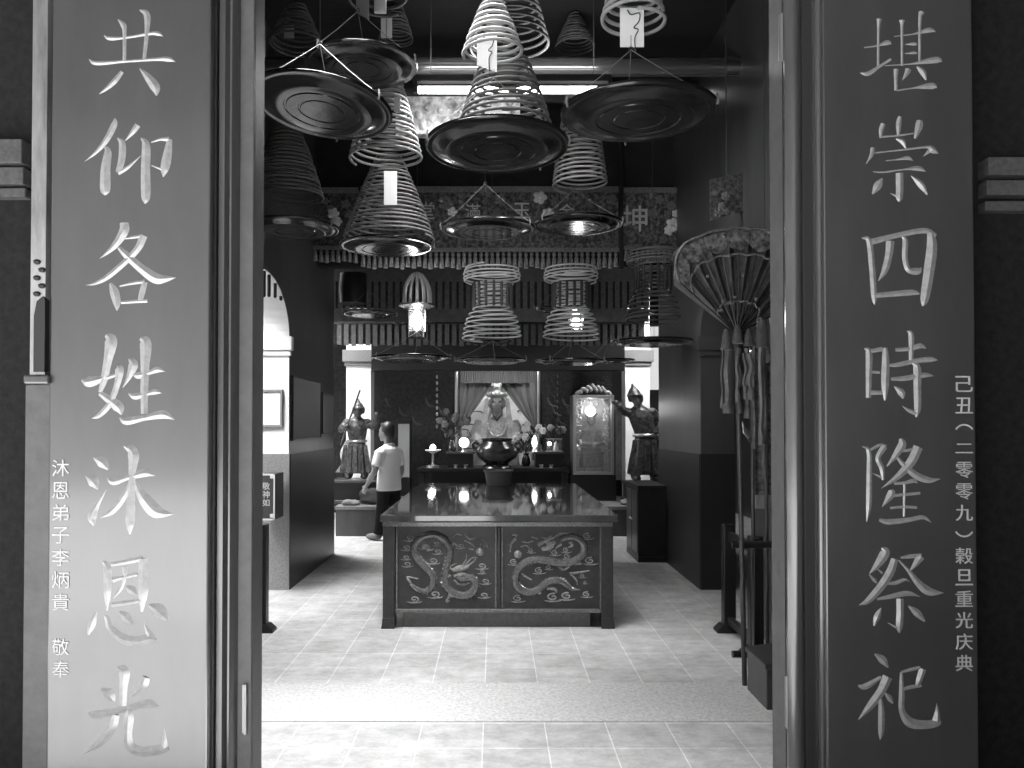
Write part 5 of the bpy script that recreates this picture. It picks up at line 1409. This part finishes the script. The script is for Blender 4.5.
# grille bars in the head of the arch
t = thing('arch_grille', 'dark hanging bars across the head of the left arch', 'grille', (-1.95, 6.75, 2.84))
for i, (px, yb) in enumerate(((263.5, 296), (268.4, 296), (274.6, 297), (280.4, 299.5))):
    D_ = 1.95 * F / (495 - px)
    zt_b = 2.36 + .49 * math.sqrt(max(0, 1 - ((D_ - 6.75) / .76) ** 2)) - .004
    zb_ = PZ(yb, D_)
    b = MB(); y = D_ - 6.75
    b.tube([(0, y, zt_b - 2.84), (0, y, zb_ - 2.84), (0, y, zb_ - 2.84 - .01)], [.015, .015, .006], 8); b.build('bar', M['black'], t, smooth=True)
# boards on the left wall
def wall_board(xp0, xp1, ytl, ybl, m, name, label, cat):
    Xw = -1.93 + .0
    Da, Db = 1.925 * F / (495 - xp0), 1.925 * F / (495 - xp1)
    z1, z0 = PZ(ytl, Da), PZ(ybl, Da)
    t = thing(name, label, cat, (Xw, (Da + Db) / 2, (z0 + z1) / 2))
    w = (Db - Da) / 2; h = (z1 - z0) / 2
    b = MB(); b.box(.002, .014, -w, w, -h, h); b.build('panel', M[m], t)
    b = MB()
    for bx in ((-w, -w + .02, -h, h), (w - .02, w, -h, h), (-w + .02, w - .02, h - .02, h), (-w + .02, w - .02, -h, -h + .02)): b.box(.002, .022, bx[0], bx[1], bx[2], bx[3])
    b.build('frame', M['darkwood'], t, bevel=.003)
wall_board(291.5, 320, 375, 441, 'board', 'notice_board', 'large plain grey notice board on the left wall', 'notice board')
wall_board(321.5, 333.5, 392, 434, 'frame_grey', 'wall_plaque', 'small pale plaque on the left wall beyond the notice board', 'plaque')

# ================================================================== RACKS AND CEREMONIAL THINGS
def rack(sx, label):
    t = thing('weapon_rack', label, 'rack', (sx * 1.745, 6.0, 0))
    for y in (0.0, -0.62):
        b = MB(); b.box(-.045, .045, y - .04, y + .04, .05, .80); b.build('post', M['black'], t, bevel=.008)
        b = MB(); b.prism([(-.1, 0), (.1, 0), (.1, .02), (.055, .06), (-.055, .06), (-.1, .02)], y - .06, y + .06); b.build('foot', M['black'], t, bevel=.004)
    b = MB(); b.box(-.02, .02, -.58, -.04, .06, .12); b.build('rail', M['black'], t, bevel=.006)
    b = MB(); b.box(-.02, .02, -.58, -.04, .68, .75); b.build('rail', M['black'], t, bevel=.006)
rack(-1, 'black wooden rack standing beside the left door edge')
rack(1, 'black wooden rack standing behind the poles at right')
# nearer rack holding the fan and halberds
xR = PX(747, 4.75)
t = thing('pole_stand', 'low black stand with two rails holding the ceremonial poles', 'stand', (xR, 4.82, 0))
for z_ in (PZ(657, 4.82), PZ(546, 4.82)):
    b = MB(); b.tube([(-.055, .06, z_), (.42, .06, z_)], .022, 12); b.build('rail', M['black'], t, smooth=True)
for x in (.10, .40):
    b = MB(); b.box(x - .02, x + .02, .065, .105, .04, PZ(540, 4.82)); b.build('post', M['black'], t, bevel=.006)
    b = MB(); b.box(x - .03, x + .03, -.06, .13, 0, .04); b.build('foot', M['black'], t, bevel=.006)
def halberd(px, D, ytop, label, curve):
    t = thing('ceremonial_halberd', label, 'halberd', (PX(px, D), D, 0))
    zt_ = PZ(ytop, D)
    b = MB(); b.tube([(0, 0, 0), (0, 0, zt_)], .012, 10); b.build('shaft', M['pole'], t, smooth=True)
    b = MB()
    if curve:
        zc = PZ(436, D)
        b.prism([(-.005, zc - .02), (-.03, zc + .03), (-.065, zc + .09), (-.06, zc + .02), (-.02, zc - .035)], -.006, .006)
        b.prism([(-.015, zt_ - .02), (.015, zt_ - .02), (.03, zt_ + .12), (0, zt_ + .26), (-.03, zt_ + .12)], -.006, .006)
    else:
        b.prism([(-.012, zt_ - .02), (.012, zt_ - .02), (.05, zt_ + .05), (.03, zt_ + .16), (0, zt_ + .3), (-.03, zt_ + .16), (-.05, zt_ + .05)], -.006, .006)
    b.build('blade', M['steel'], t, bevel=.002)
    b = MB(); b.lathe([(.016, 0), (.03, .02), (.03, .05), (.016, .07)], 14, c=(0, 0, zt_ - .07)); b.build('collar', M['gold'], t, smooth=True)
halberd(752.5, 4.985, 350, 'ceremonial halberd with a small curved blade, right of the fan pole', True)
halberd(766, 5.06, 352, 'ceremonial spear with a leaf blade next to the right door edge', False)

def fan():
    D = 4.74
    ap = P(737, 334, D)
    t = thing('ceremonial_fan', 'large pleated ceremonial fan with hanging ribbons on a tall pole at right', 'fan', (ap.x, D, 0))
    z0 = ap.z; R = PS(104, D)
    a0, a1, npl = math.radians(-50), math.radians(62), 9
    def pt(a, r, ph):
        ex = max(0.0, abs(a) - math.radians(30)) / math.radians(20)
        r = r * (1 - 0.24 * min(1.2, ex) ** 2) * (1 + .06 * max(0, a))
        return (r * math.sin(a), ph, z0 + r * math.cos(a))
    b = MB(); n = npl * 4
    rows_f = []
    for j in range(9):
        v = .06 + .94 * j / 8
        row = []
        for i in range(n + 1):
            a = a0 + (a1 - a0) * i / n
            ph = .06 * v * math.cos(i * PI / 2 * 1.0)
            rr = R * v
            if j == 8: rr *= 1 + .018 * abs(math.sin(i * PI / 8))
            row.append(pt(a, rr, ph))
        rows_f.append(row)
    A = [[b.v(p) for p in r] for r in rows_f]; Bk = [[b.v((p[0], p[1] + .008, p[2])) for p in r] for r in rows_f]
    for j in range(8):
        for i in range(n):
            b.f([A[j][i], A[j][i + 1], A[j + 1][i + 1], A[j + 1][i]]); b.f([Bk[j][i], Bk[j + 1][i], Bk[j + 1][i + 1], Bk[j][i + 1]])
        b.f([A[j][0], A[j + 1][0], Bk[j + 1][0], Bk[j][0]]); b.f([A[j][n], Bk[j][n], Bk[j + 1][n], A[j + 1][n]])
    for i in range(n):
        b.f([A[0][i], Bk[0][i], Bk[0][i + 1], A[0][i + 1]]); b.f([A[8][i], A[8][i + 1], Bk[8][i + 1], Bk[8][i]])
    b.build('fan_cloth', M['fan'], t)
    for rr, amp, nm in ((.74, .02, 'inner_braid'), (.3, .02, 'lower_braid'), (.99, .012, 'edge_braid')):
        b = MB()
        pts = [pt(a0 + (a1 - a0) * i / 72, R * (rr + amp * abs(math.sin(i * PI / 9))), -.062 * rr - .006) for i in range(73)]
        b.tube(pts, .007, 6); b.build(nm, M['fan_trim'], t, smooth='all')
    # scalloped border cloth hanging over the pleats
    b = MB()
    for k in range(8):
        aa = a0 + (a1 - a0) * (k + .5) / 8; da = (a1 - a0) / 16 * .96
        poly = []
        for u in range(9):
            a = aa - da + 2 * da * u / 8
            poly.append(pt(a, R * (.97), -.075))
        for u in range(9):
            a = aa + da - 2 * da * u / 8
            poly.append(pt(a, R * (.84 - .06 * math.sin(PI * u / 8)), -.072))
        fr = [b.v(p) for p in poly]; bk = [b.v((p[0], p[1] + .006, p[2])) for p in poly]
        b.f(fr); b.f(list(reversed(bk)))
        for i in range(len(poly)): b.f([fr[i], bk[i], bk[(i + 1) % len(poly)], fr[(i + 1) % len(poly)]])
    b.build('scalloped_border', M['brocade'], t)
    b = MB(); rnd = random.Random(2)
    for k in range(30):
        a = rnd.uniform(a0 + .05, a1 - .05); r = R * rnd.choice((.3, .34, .55, .62, .74, .9, .93))
        x, y, z_ = pt(a, r, -.075); b.ell((x, y, z_), (.012, .006, .012), 7, 5)
    b.build('sequins', M['fan_trim'], t, smooth='all')
    for k in range(npl + 1):
        a = a0 + (a1 - a0) * k / npl
        b = MB(); b.tube([pt(a, R * .05, -.012), pt(a, R * .98, -.068)], .005, 5); b.build('rib', M['black'], t)
    # cloth bells and ribbons under the fan
    for k, (dx, yt, yb, w, m) in enumerate(((-14, 330, 350, 9, 'fan'), (-3, 326, 344, 9, 'fan'), (8, 330, 346, 8, 'fan'), (21, 318, 348, 11, 'fan'))):
        b = MB(); zt_, zb_ = PZ(yt, D), PZ(yb, D)
        b.lathe([(.012, zt_), (PS(w * .45, D), zt_ - (zt_ - zb_) * .3), (PS(w * .6, D), zb_ + .01), (PS(w * .62, D), zb_), (PS(w * .5, D), zb_ + .004)], 18, c=(PS(dx + 1, D), -.05, 0), sy=.6)
        b.build('cloth_bell', M[m], t, smooth=True)
        b = MB(); b.tube([(PS(dx + 1, D) + PS(w * .6, D) * math.cos(a), -.05 + PS(w * .36, D) * math.sin(a), zb_) for a in [2 * PI * i / 18 for i in range(19)]], .005, 6); b.build('bell_braid', M['fan_trim'], t, smooth='all')
    for k, (dx, yt, yb, w, m) in enumerate(((-18, 350, 400, 2.5, 'fan'), (-13, 350, 405, 7, 'fan'), (-4, 360, 394, 3.5, 'petal_dim'), (-1, 352, 405, 5, 'fan'), (4, 357, 391, 3, 'petal_dim'), (9, 358, 392, 5, 'petal_dim'), (7, 352, 410, 5, 'fan'), (13, 346, 440, 3.5, 'fan'), (19, 340, 436, 4, 'ribbon'), (24, 348, 470, 4, 'fan'))):
        zt_, zb_ = PZ(yt, D) + .02, PZ(yb, D); b = MB()
        x = PS(dx + 1, D); ww = PS(w, D)
        q = [(x + .006 * math.sin(i * 1.1 + k), -.04 - .012 * (k % 3) + .006 * math.cos(i), zt_ + (zb_ - zt_) * i / 8) for i in range(9)]
        b.rings([[(px_ - ww * .5, y, z_), (px_, y - .008, z_), (px_ + ww * .5, y, z_), (px_, y + .004, z_)] for px_, y, z_ in q])
        b.lathe([(.006, zb_ + .03), (ww * .7, zb_), (ww * .75, zb_ - .05), (.004, zb_ - .05)], 8, c=(x, q[-1][1], 0))
        b.build('ribbon', M[m], t, smooth=True)
    b = MB(); b.tube([(PS(7, D), .02, 0.0), (0.004, .02, z0 + .1)], .015, 12); b.build('pole', M['pole'], t, smooth=True)
    b = MB(); b.tube([(0.004, .03, z0), (0.0, .035, z0 + R * .95)], .009, 8); b.build('fan_spine', M['pole'], t)
fan()
t = thing('long_tapestry', 'narrow embroidered tapestry hanging beside the right door edge', 'tapestry', (PX(766, 5.2), 5.2, PZ(332, 5.2)))
w = PS(11, 5.2); hh = PZ(332, 5.2) - PZ(495, 5.2)
b = MB(); poly = [(-w + 2 * w * i / 12, .01 * math.sin(i)) for i in range(13)]; b.prism_z(poly + [(x, y + .012) for x, y in reversed(poly)], -hh, 0); b.build('cloth', M['brocade_dim'], t)
b = MB(); b.tube([(-w - .02, 0.005, 0.01), (w + .02, 0.005, 0.01)], .012, 8); b.tube([(-w * .8, .005, .01), (0, .005, .3), (0, .005, 4.94 - t.location.z)], .003, 5); b.build('rod', M['pole'], t)
b = MB()
for k in range(14): b.tube([(-w + 2 * w * (k + .5) / 14, .006, -hh), (-w + 2 * w * (k + .5) / 14, .0, -hh - .09)], .008, 5)
b.build('fringe', M['ribbon'], t)
t = thing('wooden_chest', 'low dark chest with a sloping lid on the floor by the right door edge', 'chest', (PX(782, 4.35), 4.35, 0))
b = MB(); b.prism([(-.09, 0), (.2, 0), (.2, .22), (-.09, .22)], 0, .34); b.build('body', M['darkwood'], t, bevel=.006)
b = MB(); b.prism([(-.1, .222), (.21, .222), (.21, .29), (-.1, .25)], -.01, .35); b.build('lid', M['darkwood'], t, bevel=.005)

# ================================================================== LIGHT
def area(name, loc, to, sx, sy, e):
    l = bpy.data.lights.new(name, 'AREA'); l.shape = 'RECTANGLE'; l.size = sx; l.size_y = sy; l.energy = e
    o = bpy.data.objects.new(name, l); COL.objects.link(o); o.location = loc
    o.rotation_euler = (Vector(to) - Vector(loc)).to_track_quat('-Z', 'Y').to_euler()
    return o
def point(name, loc, e, r=0.05):
    l = bpy.data.lights.new(name, 'POINT'); l.energy = e; l.shadow_soft_size = r
    o = bpy.data.objects.new(name, l); COL.objects.link(o); o.location = loc
    return o
w = bpy.data.worlds.new('sky'); SC.world = w; w.use_nodes = True
nt = w.node_tree; bg = nt.nodes['Background']
bg.inputs['Color'].default_value = (1, 1, 1, 1); bg.inputs['Strength'].default_value = 0.8
s = bpy.data.lights.new('sun', 'SUN'); s.energy = 50; s.angle = math.radians(2)
so = bpy.data.objects.new('sun', s); COL.objects.link(so)
so.rotation_euler = (Vector((-0.62, 0.85, -1))).to_track_quat('-Z', 'Y').to_euler()
# area lights added under the closed ceiling in place of daylight
area('left_daylight', (-3.2, 5.6, 4.7), (-2.4, 6.8, 1.5), 1.4, 3.0, 560)
area('entrance_fill', (-0.8, 4.4, 4.88), (-0.85, 4.85, 0), 1.4, 1.4, 160).data.spread = math.radians(74)  # added to brighten the floor inside the door, no opening above it
area('left_rear_daylight', (-3.3, 10.8, 4.7), (-2.3, 10.4, 0.0), 1.2, 2.0, 215).data.spread = math.radians(110)
area('right_rear_fill', (2.9, 10.9, 4.2), (2.15, 12.3, 2.0), 1.0, 1.0, 48).data.spread = math.radians(90)  # added to brighten the right column
# hall lamps, with added fills for altar and niche
for x in (PX(460, YT), PX(565, YT)):
    a = area('tube_lamp', (x, YT - .04, zt_ - .04), (x, YT - .1, 0), .6, .06, 24)
    a = area('tube_lamp_up', (x, YT - .07, zt_ + .135), (x, YT + .1, 6), .6, .05, 6)
point('lantern_lamp', (PX(417, 8.6), 8.3, PZ(322, 8.6)), 7, .06)
point('lantern_lamp', (PX(576, 9.3), 9.0, PZ(318, 9.3)), 5, .06)
point('shrine_lamp', (PX(592, 11.8), 11.95, PZ(405, 11.8)), 3.5, .05)
area('altar_fill', (PX(497, 12.4), 12.3, 2.5), (PX(497, 13.4), 13.5, 1.6), .9, .12, 8)  # unseen fill added to brighten the curtains and statue
area('niche_fill', (PX(497, 13.4), 13.38, 2.46), (PX(497, 13.8), 13.8, 1.7), .8, .06, 9)  # unseen fill added behind the pelmet for the cloud board
point('oil_lamp_light', (PX(433, YA), YA - .4, PZ(446, YA)), 1.5, .04)
SC.view_settings.view_transform = 'Standard'
SC.view_settings.look = 'None'
SC.view_settings.gamma = 1.0
SC.view_settings.exposure = 0.0
SC.view_settings.use_curve_mapping = False
SC.cycles.use_denoising = True
SC.cycles.max_bounces = 8
SC.cycles.sample_clamp_indirect = 6.0
